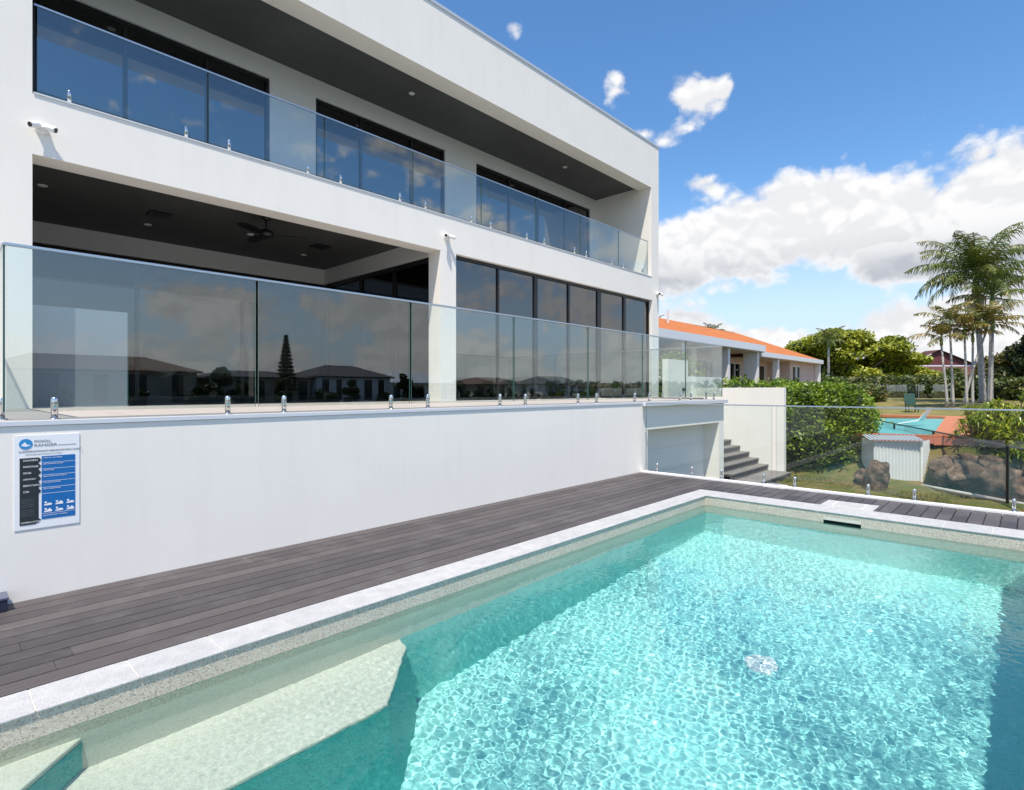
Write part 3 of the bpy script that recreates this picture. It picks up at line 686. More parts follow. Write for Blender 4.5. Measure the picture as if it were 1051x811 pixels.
# ================================================================ VEGETATION
def leaves(name, clumps, size, m, parent=None, aspect=.5, seed=0, shell=.55, up=.25):
    """clumps: (cx,cy,cz, rx,ry,rz, count) -> one mesh of small leaf faces"""
    r = np.random.RandomState(seed); C = []
    for (cx,cy_,cz,rx,ry,rz,n) in clumps:
        d = r.normal(size=(n,3)); d /= np.linalg.norm(d,axis=1)[:,None]
        rad = shell + (1-shell)*r.rand(n)**.6; rad = rad*(1+.22*(r.rand(n) > .9)*r.rand(n))
        rad *= 1 + .16*np.sin(d[:,0]*7+cx*3)*np.sin(d[:,1]*6+cy_*2)*np.cos(d[:,2]*5)
        C.append(d*rad[:,None]*np.array([rx,ry,rz]) + np.array([cx,cy_,cz]))
    C = np.concatenate(C); n = len(C)
    nr = r.normal(size=(n,3)); nr[:,2] = np.abs(nr[:,2])+up; nr /= np.linalg.norm(nr,axis=1)[:,None]
    t = r.normal(size=(n,3)); u = np.cross(nr, t); u /= np.linalg.norm(u,axis=1)[:,None]; w = np.cross(nr, u)
    s = size*(.6+.8*r.rand(n))[:,None]
    fold = nr*s*.12
    V = np.stack([C-u*s, C-w*s*aspect+fold, C+u*s, C+w*s*aspect+fold], 1).reshape(-1,3)
    return np_mesh(name, V, np.arange(4*n).reshape(n,4), m, parent)
ML_bush = leaf_mat('bright hedge leaf', [(.04,.085,.008),(.11,.19,.014),(.21,.31,.022),(.34,.42,.04)], .38, .4, 2.0)
ML_hedge = leaf_mat('hedge leaf', [(.035,.06,.012),(.075,.115,.022),(.14,.165,.035),(.24,.18,.07)], .25, .5, .7)
ML_yel = leaf_mat('yellow green crown leaf', [(.10,.12,.010),(.22,.26,.012),(.36,.38,.03),(.50,.49,.07)], .3, .5, .35)
ML_dark = leaf_mat('dark tree leaf', [(.012,.026,.010),(.03,.05,.014),(.06,.08,.02),(.11,.10,.03)], .2, .5, .5)
ML_palm = leaf_mat('palm leaf', [(.025,.05,.010),(.07,.11,.015),(.14,.17,.028),(.24,.22,.05)], .25, .4, .5)
ML_gold = leaf_mat('golden palm leaf', [(.05,.08,.02),(.12,.13,.03),(.25,.18,.04),(.34,.20,.05)], .25, .4, .8)
ML_crot = leaf_mat('croton leaf', [(.05,.10,.012),(.14,.21,.015),(.30,.34,.02),(.46,.38,.03)], .3, .35, 3)
M_core = plain('dark foliage core', (.012,.022,.008), .95)  # solid dark lump added inside the leaves for the dense middle
M_bark = mat('grey brown bark', (.16,.13,.10), .9, .3, 6, bs=.4, bscale=14)
M_ptrunk = mat('pale ringed palm trunk', (.36,.34,.31), .85, .25, 5, bs=.3, bscale=9, stretch=(1,1,4))
M_crown = mat('green crownshaft', (.13,.19,.05), .5, .2, 5)
M_dead = mat('dry palm flowers', (.60,.48,.34), .9, .25, 9)
M_rock = None
def blobcore(name, cl, m, parent, k=.78):
    b = MB()
    for (cx,cy_,cz,rx,ry,rz,n) in cl:
        ring = []
        nu, nv = 12, 7; base = len(b.v)
        vs = [(cx, cy_, cz-rz*k)]
        for i in range(1, nv):
            ph = math.pi*i/nv
            for j in range(nu):
                th = 2*math.pi*j/nu; q = 1+.12*math.sin(3*th+cx)*math.sin(4*ph+cy_)
                vs.append((cx+rx*k*q*math.sin(ph)*math.cos(th), cy_+ry*k*q*math.sin(ph)*math.sin(th), cz-rz*k*q*math.cos(ph)))
        vs.append((cx, cy_, cz+rz*k)); fs = []
        for j in range(nu): fs.append((0, 1+(j+1)%nu, 1+j))
        for i in range(nv-2):
            for j in range(nu): a = 1+i*nu+j; c = 1+i*nu+(j+1)%nu; fs.append((a, c, c+nu, a+nu))
        l = len(vs)-1
        for j in range(nu): fs.append((l, 1+(nv-2)*nu+j, 1+(nv-2)*nu+(j+1)%nu))
        b.add(vs, fs)
    return b.build(name, m, parent, True)
def hedge_run(name, label, p0, p1, width, h, z, size, n, m, seed, cat='hedge', wob=.12, group=None):
    t = thing(name, (*p0, z), label, cat, group); r = random.Random(seed)
    a = Vector((*p0,0)); b = Vector((*p1,0)); Ln = (b-a).length; k = max(2, int(Ln/(width*.55))); cl = []
    for i in range(k+1):
        c = a.lerp(b, i/k); hh = h*(1+r.uniform(-wob, wob))
        cl.append((c.x+r.uniform(-.1,.1)*width, c.y+r.uniform(-.1,.1)*width, z+hh*.5, width*.62, width*.62, hh*.56, int(n/(k+1))))
    core = blobcore('foliage_core', cl, M_core, t, .80)
    leaves('foliage', cl, size, m, t, .55, seed, .72)
    return t
# big bush between the side wall and the shed
bt = thing('bush', (18.6, 4.5, -1), 'large rounded bright green bush at the end of the white side wall', 'bush')
cl = []; rb = random.Random(2)
for (x, y, z, r_) in ((18.2,5.6,.35,1.0),(18.6,5.0,.75,1.05),(18.7,4.45,.70,1.05),(18.6,4.0,.45,.85),(18.3,5.2,-.1,.95),(18.4,4.5,-.05,1.0),(18.5,4.15,-.15,.75),(18.0,5.7,-.35,.7),(19.3,4.8,.8,1.0),(19.3,4.2,.6,.9),(18.35,4.9,.95,.7),(18.9,4.2,1.05,.7),(18.5,3.85,.95,.5),(18.1,5.5,1.0,.6)):
    cl.append((x, y, z, r_, r_, r_*.92, int(3600*r_*r_)))
blobcore('foliage_core', cl, M_core, bt, .84); leaves('foliage', cl, .058, ML_bush, bt, .5, 21, .74)
MB().tube([(18.3,4.9,-1.1),(18.35,4.9,-.3)], [.09,.06]).tube([(18.4,4.2,-1.1),(18.5,4.2,-.2)], [.07,.05]).build('trunk', M_bark, bt)
hedge_run('hedge', 'clipped bright green hedge along the top of the white side wall', (17.75,6.9), (30,8.4), 1.2, 1.62, .05, .06, 17000, ML_bush, 5)
hedge_run('hedge', 'shaggy green hedge seen through the last panels of the terrace glass', (16.9,9.3), (19.3,9.2), 1.1, 2.35, .1, .07, 8000, ML_bush, 8)
hedge_run('hedge', 'long clipped hedge with reddish tips across the back of the lawn', (60,14.5), (63.5,-3), 2.2, 1.95, .70, .16, 16000, ML_hedge, 6, wob=.05)
hedge_run('hedge', 'low dark hedge in front of the long reddish tipped hedge by the right trees', (52,2.4), (50,-3), 1.8, 1.5, .65, .13, 7000, ML_hedge, 9, wob=.1)
hedge_run('shrub', 'low leafy shrub by the corner of the orange roofed house', (43,9.5), (47,8.4), 1.4, 1.25, .55, .11, 3500, ML_hedge, 10, 'shrub')

def tree(name, label, base, trunk_h, clumps, m, size, seed, trunk_r=.25, cat='tree', group=None, core=None, aspect=.55):
    x, y, z = base; t = thing(name, base, label, cat, group); r = random.Random(seed)
    b = MB(); b.tube([(x,y,z-.3),(x+.1,y,z+trunk_h*.5),(x,y+.1,z+trunk_h)], [trunk_r*1.2, trunk_r*.9, trunk_r*.7], 10)
    for c in clumps[:14]:
        p = Vector((x,y+.1,z+trunk_h*.92)); q = Vector(c[:3]); mid = p.lerp(q, .5)+Vector((0,0,-.12*(q-p).length))
        b.tube([p, mid, q], [trunk_r*.5, trunk_r*.3, trunk_r*.1], 6)
    b.build('trunk', M_bark, t, True)
    if core: blobcore('crown_core', clumps, core, t, .62)
    leaves('crown', clumps, size, m, t, aspect, seed, .45)
    return t
# spreading yellow green tree
cl = []; rt = random.Random(12)
CX_, CY_ = 84.5, 17.6
U = Vector((.47,-.88,0)).normalized()        # across the view
for i in range(120):
    s_ = rt.uniform(-1, 1); d = rt.uniform(-.8, .8)
    prof = (1-abs(s_)**2.4)**.5 if s_ < 0 else (1-abs(s_)**1.7)**.72
    top = 2.2 + 6.4*prof
    zz = top*rt.uniform(.80, 1.0) if i % 3 == 0 else rt.uniform(.12,.85)*top
    rr = rt.uniform(1.1, 2.0)
    cl.append((CX_+U.x*s_*9.6+d*5, CY_+U.y*s_*9.6+d*3, zz+.3, rr, rr, rr*.5, 620))
tree('spreading_tree', 'broad spreading yellow green tree behind the orange roofed house', (CX_, CY_, .9), 3.0, cl, ML_yel, .20, 13, .5, core=M_core)

def palm(name, label, base, lean, h, nf, fl, seed, m, tr=.13, group=None, shaft=.8, droop=1.0, dead=False, ends=None):
    x, y, z = base; t = thing(name, base, label, 'palm tree', group); r = random.Random(seed)
    top = Vector((x+lean[0], y+lean[1], z+h)); b0 = Vector((x,y,z-.2))
    mid = b0.lerp(top, .5)+Vector((-lean[0]*.12, -lean[1]*.12, 0))
    MB().tube([b0, b0+Vector((0,0,.5)), mid, top], [tr*1.5, tr*1.05, tr*.85, tr*.7], 10).build('trunk', M_ptrunk, t, True)
    ax = Vector((0,0,1)); e = top+ax*shaft
    MB().tube([top-ax*.02, top+ax*shaft*.3, e], [tr*1.05, tr*1.15, tr*.5], 10).build('crownshaft', M_crown, t, True)
    V = []; stem = MB()
    for i in range(nf):
        a = 2*math.pi*(i*.381966*1.0) + r.uniform(-.25,.25); up = R(82) - (i/nf)*R(88)*1.0 + r.uniform(-.1,.1)
        l = fl*r.uniform(.82,1.06)*(.78 if i < 2 else 1); p = e+Vector((0,0,-shaft*.3*(i/nf))); pts = [p]; seg = 12; ang = up
        for s in range(seg):
            ang -= R(1.3+9.5*(s/seg)**1.2)*droop*(1.0 if ang > -1.2 else .1)
            p = p + Vector((math.cos(a)*math.cos(ang), math.sin(a)*math.cos(ang), math.sin(ang)))*(l/seg); pts.append(p)
        stem.tube(pts, [tr*.22*(1-.85*k/seg)+.004 for k in range(seg+1)], 5)
        side = Vector((-math.sin(a), math.cos(a), 0)); nl = max(22, int(11*fl))
        for k in range(nl):
            f = .12+.88*k/nl; q = f*seg; j = min(int(q), seg-1); c = pts[j].lerp(pts[j+1], q-j); T = (pts[j+1]-pts[j]).normalized()
            nrm = side.cross(T).normalized(); ll = (.28+fl*.15)*(math.sin(math.pi*min(1,(f*.9+.12)))**.6)*r.uniform(.8,1.1)
            for sg in (-1, 1):
                if r.random() < .10: continue
                d = (side*sg*r.uniform(.55,.95) + T*r.uniform(.35,.75) + nrm*r.uniform(-.35,.15) + Vector((0,0,-.25))).normalized(); w = T*.026
                ll *= r.uniform(.75,1.12); tip = c+d*ll*.55+Vector((0,0,-ll*.10)); tip2 = c+d*ll*.85+Vector((0,0,-ll*r.uniform(.35,.62)*droop))
                V += [c-w, c+w, tip+w*1.1, tip-w*1.1, tip-w*1.1, tip+w*1.1, tip2+w*.15, tip2-w*.15]
    stem.build('frond_stem', M_crown, t, True)
    V = np.array([tuple(v) for v in V]); np_mesh('fronds', V, np.arange(len(V)).reshape(-1,4), m, t)
    if dead:
        b = MB(); rr = random.Random(3)
        for k in range(90):
            a = rr.uniform(0, 6.28); q = rr.uniform(.1,.55); p0 = top+Vector((math.cos(a)*.15, math.sin(a)*.15, .1)); p1 = top+Vector((math.cos(a)*q, math.sin(a)*q, -.25)); p2 = p1+Vector((0,0,-rr.uniform(.7,1.5)))
            b.tube([p0, p1, p2], [.03,.028,.012], 4)
        b.build('flower_strands', M_dead, t)
    return t
palm('palm_tree', 'tallest palm with dry flower strands hanging under its crown', (46.9,2.35,.7), (.1,.35), 7.0, 36, 4.2, 1, ML_palm, .19, shaft=1.5, dead=True, droop=1.15)
palm('palm_tree', 'second tall palm close behind the tallest one, crown to its right', (46.0,1.95,.7), (-.1,-.1), 5.6, 16, 3.1, 2, ML_palm, .15, shaft=1.2)
G = 'slim young palms clustered by the lawn'
for i, (x, y, lx_, ly_, h, nf, fl, lab) in enumerate((
    (41.7, 3.72, -.1, .25, 3.5, 10, 1.7, 'leftmost slim palm of the cluster, lowest crown of golden fronds'),
    (41.9, 3.45, .1, .15, 4.4, 12, 1.9, 'slim palm with the highest golden crown of the cluster'),
    (42.3, 2.85, .1, .1, 4.0, 10, 1.6, 'slim upright palm in the middle of the cluster'),
    (42.6, 2.60, .2, 0, 3.7, 10, 1.6, 'slim palm just left of the leaning trunk'),
    (42.4, 2.95, .6, -.95, 4.3, 11, 1.7, 'slim palm whose pale trunk leans to the right'),
    (43.0, 1.80, -.1, -.1, 4.3, 12, 2.0, 'rightmost slim palm with a pale straight trunk'))):
    palm('palm_tree', lab, (x, y, .62), (lx_, ly_), h, nf, fl, 30+i, ML_gold, .075, G, shaft=.6)
palm('palm_tree', 'small palm standing in front of the broad yellow green tree', (68,16.3,.9), (0,0), 5.3, 13, 2.3, 50, ML_palm, .15, shaft=.8)
palm('palm_tree', 'far palm crown poking above the orange ridge, right of the other', (75,32.5,1), (0,0), 7.5, 12, 2.6, 51, ML_dark, .15)
palm('palm_tree', 'far palm crown poking above the orange ridge, left of the other', (66,36.5,1), (0,0), 8.3, 12, 2.2, 52, ML_dark, .15)
# dark trees on the right
def lump(cx, cy_, z0, h, w, n, k, seed):
    r = random.Random(seed); o = []
    for i in range(k):
        f = r.random(); ww = w*(1-.55*f); a = r.uniform(0, 6.28); q = r.random()**.5*ww*.75; rr = r.uniform(.3,.48)*w*.75
        o.append((cx+math.cos(a)*q, cy_+math.sin(a)*q, z0+h*(.12+.78*f), rr, rr, rr*.8, n//k))
    return o
tree('dark_tree', 'dense dark green tree at the right edge behind the croton plants', (60,-.6,.8), 2, lump(60,-.6,.9,5.2,3.4,15000,18,3), ML_dark, .15, 61, .2, core=M_core)
tree('dark_tree', 'olive green tree between the palms and the darker right edge tree', (63,2.2,.8), 1.5, lump(63,2.2,.9,3.6,2.6,9000,14,4), leaf_mat('olive leaf', [(.04,.05,.012),(.09,.09,.02),(.17,.15,.03),(.24,.15,.05)], .25), .14, 62, .15, core=M_core)
for i, (x, y, h, w, lab) in enumerate(((100,38,4.5,5,'dark treetop far behind the orange roof ridge'),(95,8,3.2,4,'low dark shrub far beside the dark red roofed house'),(80,20,2.6,4,'low far bush under the left side of the broad tree'))):
    tree('far_tree', lab, (x,y,1), 1, lump(x,y,1,h,w,5000,10,70+i), ML_hedge, .22, 80+i, .2, core=M_core)

# croton plants and strap leaved shrubs by the rocks
def croton(x, y, z, h, w, seed, label):
    t = thing('croton_plant', (x,y,z), label, 'plant', 'croton plants above the boulders'); r = random.Random(seed); V = []; st = MB()
    for i in range(26):
        a = r.uniform(0,6.28); q = r.random()**.6*w; p = Vector((x+math.cos(a)*q, y+math.sin(a)*q, z+h*r.uniform(.35,1)*(1-.35*q/w)))
        st.tube([(x+math.cos(a)*q*.2, y+math.sin(a)*q*.2, z-.1), tuple(p)], [.022,.012], 5)
        for k in range(20):
            b = r.uniform(0,6.28); e = r.uniform(-.2,1.25); l = r.uniform(.16,.32); d = Vector((math.cos(b)*math.cos(e), math.sin(b)*math.cos(e), math.sin(e)))
            s = Vector((-math.sin(b), math.cos(b), 0))*r.uniform(.016,.03); m1 = p+d*l*.55; tp = p+d*l+Vector((0,0,-l*.35))
            V += [p-s*.4, p+s*.4, m1+s, m1-s, m1-s, m1+s, tp+s*.1, tp-s*.1]
    st.build('stem', M_bark, t); V = np.array([tuple(v) for v in V]); np_mesh('leaves', V, np.arange(len(V)).reshape(-1,4), ML_crot, t)
for i, a in enumerate(((18.9,1.0,-.15,1.05,.55,'bright yellow green croton beside the terracotta pool ledge'),(18.6,.55,-.35,1.15,.6,'croton plant with the palest leaves, nearest the boulders'),
    (19.6,.75,0,1.2,.65,'tall croton behind the bright one beside the terracotta ledge'),(19.3,.1,-.1,1.35,.7,'wide croton at the right edge of the frame'),(20.8,.9,.1,1.2,.6,'croton at the back of the bed below the palms'),
    (21.5,.2,.1,1.4,.75,'darkest croton at the back by the right edge'),(18.1,.15,-.55,.95,.5,'small low croton in front at the right edge'),(23.5,1.1,.2,1.0,.6,'far small croton left of the palms'))):
    croton(*a[:5], 90+i, a[5])

# ================================================================ ROCKS
def rock_mat():
    m, n, p = base_mat('weathered boulder', .9, 0, .2)
    a = ramp(n, noise(n, 3.0, 8, .7), [(.36, (.03,.02,.015)), (.47, (.12,.075,.05)), (.58, (.26,.17,.12)), (.72, (.46,.38,.31))])
    n.links.new(a, p.inputs['Base Color']); bump(n, p, noise(n, 9, 8, .75), .9, .06); return m
M_rock = rock_mat()
def boulder(x, y, z, rx, ry, rz, seed, label):
    t = bpy.data.meshes.new('boulder'); bm = bmesh.new(); bmesh.ops.create_icosphere(bm, subdivisions=4, radius=1)
    r = random.Random(seed); cuts = [(Vector((r.gauss(0,1), r.gauss(0,1), r.gauss(0,.8))).normalized(), r.uniform(.62,.9)) for _ in range(11)]
    from mathutils import noise as mn
    for v in bm.verts:
        c = v.co.copy()
        for nn, d in cuts:
            k = c.dot(nn)
            if k > d: c -= nn*(k-d)*.85
        c *= 1+.20*mn.noise(c*2.0+Vector((seed,0,0)))+.09*mn.noise(c*6+Vector((0,seed,0)))
        v.co = (c.x*rx, c.y*ry, c.z*rz*.9)
    for f in bm.faces: f.smooth = True
    bm.to_mesh(t); bm.free(); t.materials.append(M_rock)
    o = bpy.data.objects.new('boulder', t); COL.objects.link(o); o.location = (x,y,z); return tag(o, label, 'rock', 'boulders of the bank below the raised pool')
boulder(16.5,2.85,-.75,.36,.34,.48,1,'dark brown boulder between the big bush and the shed')
boulder(16.9,3.2,-.85,.36,.34,.26,2,'low boulder half hidden under the big bush')
boulder(17.75,1.62,-.62,.50,.42,.44,3,'boulder standing against the right side of the shed')
boulder(17.35,1.10,-.66,.55,.48,.42,4,'broad low boulder in the middle of the bank')
boulder(17.75,1.2,-.33,.42,.32,.26,5,'flat reddish boulder resting on top of the middle of the bank')
boulder(17.0,.55,-.66,.50,.45,.44,6,'rounded boulder left of the black fence post')
boulder(17.4,.75,-.30,.4,.3,.24,7,'small boulder on top, below the croton plants')
boulder(16.55,.12,-.72,.48,.4,.36,8,'grey boulder right of the black fence post')
boulder(17.2,-.2,-.45,.5,.4,.5,9,'dark boulder at the far right of the bank')
# pale garden edging curving along the rocks
ed = MB(); pts = [(17.35,2.05,-.97),(16.9,1.55,-.96),(16.5,1.0,-.96),(16.0,.45,-.95),(15.7,-.1,-.95),(15.6,-.9,-.95)]
ed.tube(pts, .045, 8); tag(ed.build('garden_edging', mat('pale edging', (.42,.40,.36), .9, .15, 5), None, True), 'pale curved edging strip between the grass and the boulders', 'edging')

# ---- grass blades on the strip behind the kerb
ML_grass = leaf_mat('grass blade', [(.07,.09,.02),(.12,.14,.03),(.20,.19,.06),(.28,.22,.11)], .3, .6, 1.0)
rg = np.random.RandomState(17); ng = 26000
gxx = rg.uniform(11.2, 17.4, ng); gyy = rg.uniform(-.6, 5.5, ng)
keep = (np.sin(gxx*1.7+gyy*.8)+np.sin(gyy*2.3-gxx*.7)+rg.normal(0,.9,ng)) > -.6; gxx = gxx[keep]; gyy = gyy[keep]; ng = len(gxx)
gz = np.full(ng, -1.03); ga = rg.uniform(0, 6.28, ng); gh = rg.uniform(.03, .10, ng); gl = rg.uniform(-.05,.05,(ng,2))
wdt = .006; B = np.stack([gxx,gyy,gz],1); U = np.stack([np.cos(ga)*wdt,np.sin(ga)*wdt,0*ga],1); Tt = B+np.stack([gl[:,0],gl[:,1],gh],1)
tag(np_mesh('grass', np.stack([B-U,B+U,Tt+U*.2,Tt-U*.2],1).reshape(-1,3), np.arange(4*ng).reshape(ng,4), ML_grass), 'patchy rough grass between the glass pool fence and the boulders', 'grass', None, 'stuff')

# ================================================================ SHED
M_corr, n_, p_ = base_mat('white corrugated steel', .5, .0, .4); p_.inputs['Base Color'].default_value = (.66,.66,.64,1)
wv = n_.nodes.new('ShaderNodeTexNoise')
shed = thing('garden_shed', (17.6, 2.6, -1), 'low white corrugated metal shed with grey roof under the raised pool', 'shed')
def corr(p0, p1, z0, z1, pitch=.075, amp=.012):
    a = Vector((*p0,0)); b = Vector((*p1,0)); n = int((b-a).length/pitch*4); d = (b-a)/n; nr = Vector((-d.y, d.x, 0)).normalized(); vs = []; fs = []
    for i in range(n+1):
        q = a+d*i+nr*amp*math.sin(i*math.pi/2); vs += [(q.x,q.y,z0),(q.x,q.y,z1)]
    for i in range(n): fs.append((2*i,2*i+2,2*i+3,2*i+1))
    return MB().add(vs, fs)
corr((17.20,3.05),(17.66,2.10), -1.02, .12).build('front_wall', M_corr, shed)
corr((17.66,2.10),(18.55,2.02), -1.02, .12).build('side_wall', M_corr, shed)
corr((17.20,3.05),(18.1,3.5), -1.02, .12).build('side_wall', M_corr, shed)
corr((18.55,2.02),(18.1,3.5), -1.02, .12).build('back_wall', M_corr, shed)
MB().tube([(17.64,2.09,-1.02),(17.64,2.09,.12)], .03, 6).build('corner_trim', M_white, shed)
rf = MB(); n = 26
for i in range(n):
    f0, f1 = i/n, (i+1)/n; A = Vector((17.08,3.12,.14)).lerp(Vector((17.56,2.02,.14)), f0); B = Vector((17.08,3.12,.14)).lerp(Vector((17.56,2.02,.14)), f1)
    dA = Vector((.55,.25,.06)); hz = Vector((0,0,.02*(i%2))); 
    rf.quad(A+hz, B+hz, B+hz+dA*1.3, A+hz+dA*1.3)
    rf.quad(B+Vector((0,0,.02*(i%2))), B+Vector((0,0,.02*((i+1)%2))), B+dA*1.3+Vector((0,0,.02*((i+1)%2))), B+dA*1.3+Vector((0,0,.02*(i%2))))
rf.build('roof', plain('grey roof sheet', (.34,.37,.40), .5), shed)

# ================================================================ NEIGHBOUR'S RAISED POOL
M_terra = mat('terracotta paving', (.52,.17,.085), .7, .12, 2.5, bs=.1)
M_terra2 = mat('terracotta edge', (.48,.13,.06), .7, .1, 3)
M_npool = mat('turquoise pool', (.06,.42,.44), .25, .1, 1.5)
npz = .22
np_ = thing('raised_pool', (25, 3, -1), 'neighbouring turquoise pool with terracotta surround raised above the shed', 'pool')
A_, B_, C_, D_ = (18.15,3.9), (18.62,1.98), (32.6,2.95), (30.3,6.3)      # pool outline
def lerp2(p, q, f): return (p[0]+(q[0]-p[0])*f, p[1]+(q[1]-p[1])*f)
MB().prism([A_, B_, C_, D_], npz-.16, npz-.10).build('pool_water', M_npool, np_)
MB().prism([B_, (18.95,1.12), (19.6,1.05), (32.4,2.2), (33.6,2.25), (33.4,7.0), (30.3,6.7), (30.3,6.25), (32.55,6.2), (32.6,2.95)], npz-.12, npz).build('paving', M_terra, np_)
MB().prism([(18.0,4.0), (18.02,3.86), (18.50,1.93), (18.66,1.98), (18.24,3.9)], npz-.20, npz+.02).build('coping', M_terra2, np_)
MB().prism([(18.50,1.925), (18.90,1.06), (18.98,1.10), (18.62,1.96)], npz-.24, npz+.015).prism([(18.90,1.06),(20.2,1.10),(20.2,1.16),(18.95,1.13)], npz-.05, npz+.13).build('ledge', M_terra2, np_)
MB().prism([(18.12,3.9), (18.66,2.05), (19.0,1.25), (32,2.3), (33,6.6), (19,5.5)], -1.1, npz-.205).build('support_wall', mat('dark block wall', (.05,.045,.045), .9, .3, 3), np_)
MB().tube([(20.1,1.15,npz+.02),(22.0,1.25,npz+.18)], .05, 8).build('step_rail', M_terra2, np_)
# pool chair and lounger
def chair(x, y, z, label, m, a0):
    t = thing('garden_chair', (x,y,z), label, 'chair'); u = Vector((math.cos(a0), math.sin(a0), 0)); w = Vector((-u.y,u.x,0)); P0 = Vector((x,y,z))
    def bx(c, hu, hw, hz_, nm, tilt=0):
        vs = []
        for k in (-1,1):
            for i, j in ((-1,-1),(1,-1),(1,1),(-1,1)):
                q = P0+Vector((0,0,c[2]))+u*(c[0]+i*hu)+w*(c[1]+j*hw)+Vector((0,0,k*hz_)); q += u*(-tilt*(q.z-z-.42)); vs.append(q)
        MB().add(vs, [(0,3,2,1),(4,5,6,7),(0,1,5,4),(1,2,6,5),(2,3,7,6),(3,0,4,7)]).build(nm, m, t, bevel=.01)
    bx((0,0,.42), .26,.27,.03,'seat'); bx((-.26,0,.75), .02,.27,.30,'backrest',.25)
    for i in (-1,1):
        for j in (-1,1): bx((i*.22,j*.23,.2), .025,.025,.20,'leg')
        bx((0,i*.28,.63), .25,.03,.015,'armrest')
chair(38.5,5.0,.2,'green garden chair standing behind the neighbouring pool', plain('green plastic', (.02,.065,.045), .4), 3.6)
lg = thing('pool_lounger', (25.2,3.3,npz-.1), 'white pool lounger tilted at the edge of the neighbouring pool', 'lounger')
MB().add([(24.9,3.75,.16),(25.5,3.6,.16),(25.9,3.0,.30),(25.3,3.1,.30),(24.9,3.75,.20),(25.5,3.6,.20),(25.9,3.0,.36),(25.3,3.1,.36)], [(0,3,2,1),(4,5,6,7),(0,1,5,4),(1,2,6,5),(2,3,7,6),(3,0,4,7)]).build('bed', M_whiteplastic, lg)
MB().add([(25.3,3.1,.30),(25.9,3.0,.30),(26.1,2.75,.75),(25.5,2.85,.75),(25.3,3.1,.35),(25.9,3.0,.35),(26.12,2.73,.78),(25.52,2.83,.78)], [(0,3,2,1),(4,5,6,7),(0,1,5,4),(1,2,6,5),(2,3,7,6),(3,0,4,7)]).build('backrest', M_whiteplastic, lg)
# far glass fence across the lawn's near side
ff = thing('glass_fence', (45, 6, .6), 'far low glass fence with thin posts in front of the long hedge', 'fence')
fa, fb_ = (49.5, 12.0), (54.5, .8)
for i in range(6):
    p, q = lerp2(fa, fb_, i/6+.004), lerp2(fa, fb_, (i+1)/6-.004); zz = float(height(np.array(p[0]), np.array(p[1])))
    panel(ff, p, q, zz, zz+1.15, .02); MB().tube([(p[0],p[1],zz-.1),(p[0],p[1],zz+1.2)], .02, 6).build('post', M_satin, ff)
# black chain link fence climbing from the right
M_mesh = plain('black wire', (.03,.03,.03), .5)
chf = thing('wire_fence', (15.3,.4,-1), 'black chain link fence with top rail running from the bush to the right edge', 'fence')
ca, cb = Vector((27.5,5.35,0)), Vector((14.3,-.02,0)); NZ = -1.0
def ctop(f): return .30
MB().tube([(ca.x,ca.y,.30),(cb.x,cb.y,.30),(13.2,-.46,.30)], .022, 8).build('top_rail', M_black, chf)
Lc = (cb-ca).length; dirc = (cb-ca)/Lc
for f in (.35, .62, .926): 
    q = ca+dirc*Lc*f; MB().tube([(q.x,q.y,NZ-.05),(q.x,q.y,.30)], .03, 8).build('post', M_black, chf)
wm = MB(); s = 5.0; hgt = 1.25; st_ = .075
while s < Lc+.0:
    for sg in (1, -1):
        p0 = ca+dirc*s; s1 = s+sg*hgt; p1 = ca+dirc*min(max(s1, 0), Lc)
        if 0 < s1 < Lc: wm.tube([(p0.x,p0.y,-.96),(p1.x,p1.y,.29)], .0022, 3, cap=False)
    s += st_
wm.build('wire_mesh', M_mesh, chf)

# ================================================================ NEIGHBOUR HOUSE (orange roof)
M_orange = None
def tile_roof(name, col, sc_=3.2):
    m, n, p = base_mat(name, .75, 0, .25)
    a = ramp(n, noise(n, 1.0, 5, .6), [(.3, tuple(c*.86 for c in col)), (.7, col)])
    t = n.nodes.new('ShaderNodeTexCoord'); w = n.nodes.new('ShaderNodeTexWave'); w.bands_direction = 'X'; w.inputs['Scale'].default_value = sc_; w.inputs['Distortion'].default_value = .1
    n.links.new(t.outputs['Object'], w.inputs['Vector']); st = ramp(n, w.outputs['Fac'], [(.1, (.80,.80,.80)), (.5, (1,1,1))]); wt = ramp(n, noise(n, 3.5, 7, .75), [(.35, (.78,.76,.74)), (.6, (1,1,1))])
    n.links.new(mixc(n, 1.0, mixc(n, 1.0, a, st, 'MULTIPLY'), wt, 'MULTIPLY'), p.inputs['Base Color']); bump(n, p, w.outputs['Fac'], .6, .05); return m
M_orange = tile_roof('orange roof tiles', (.60,.20,.06)); M_redroof = tile_roof('dark red roof tiles', (.13,.055,.048))
M_pink = render_mat('pinkish render', (.60,.47,.44)); M_lav = render_mat('pale lilac render', (.76,.74,.74))
M_fascia = plain('white fascia', (.70,.72,.76), .5)
M_dpane = glass('dark house glass', (.05,.05,.06), .10)
nh = thing('neighbour_house', (30, 11, 1), 'long single storey house with bright orange tiled roof and white fin columns', 'house')
GZ = .6
r1 = MB().add([(14,10.3,3.80),(30.3,10.3,3.80),(30.3,14.2,5.22),(14,14.2,5.22),(14,10.3,3.72),(30.3,10.3,3.72),(30.3,14.2,5.12),(14,14.2,5.12)], [(0,1,2,3),(7,6,5,4),(1,5,6,2),(0,4,5,1),(0,3,7,4)])
r1.add([(14,14.2,5.22),(36.5,14.2,5.22),(36.5,19,3.6),(14,19,3.6)], [(0,1,2,3)])
r1.add([(30.3,10.55,3.50),(42.2,10.55,3.50),(36.8,14.2,5.20),(30.3,14.2,5.20)], [(0,1,2,3)]).add([(42.2,10.55,3.50),(42.2,18.5,3.5),(36.8,14.2,5.20)], [(0,1,2)])
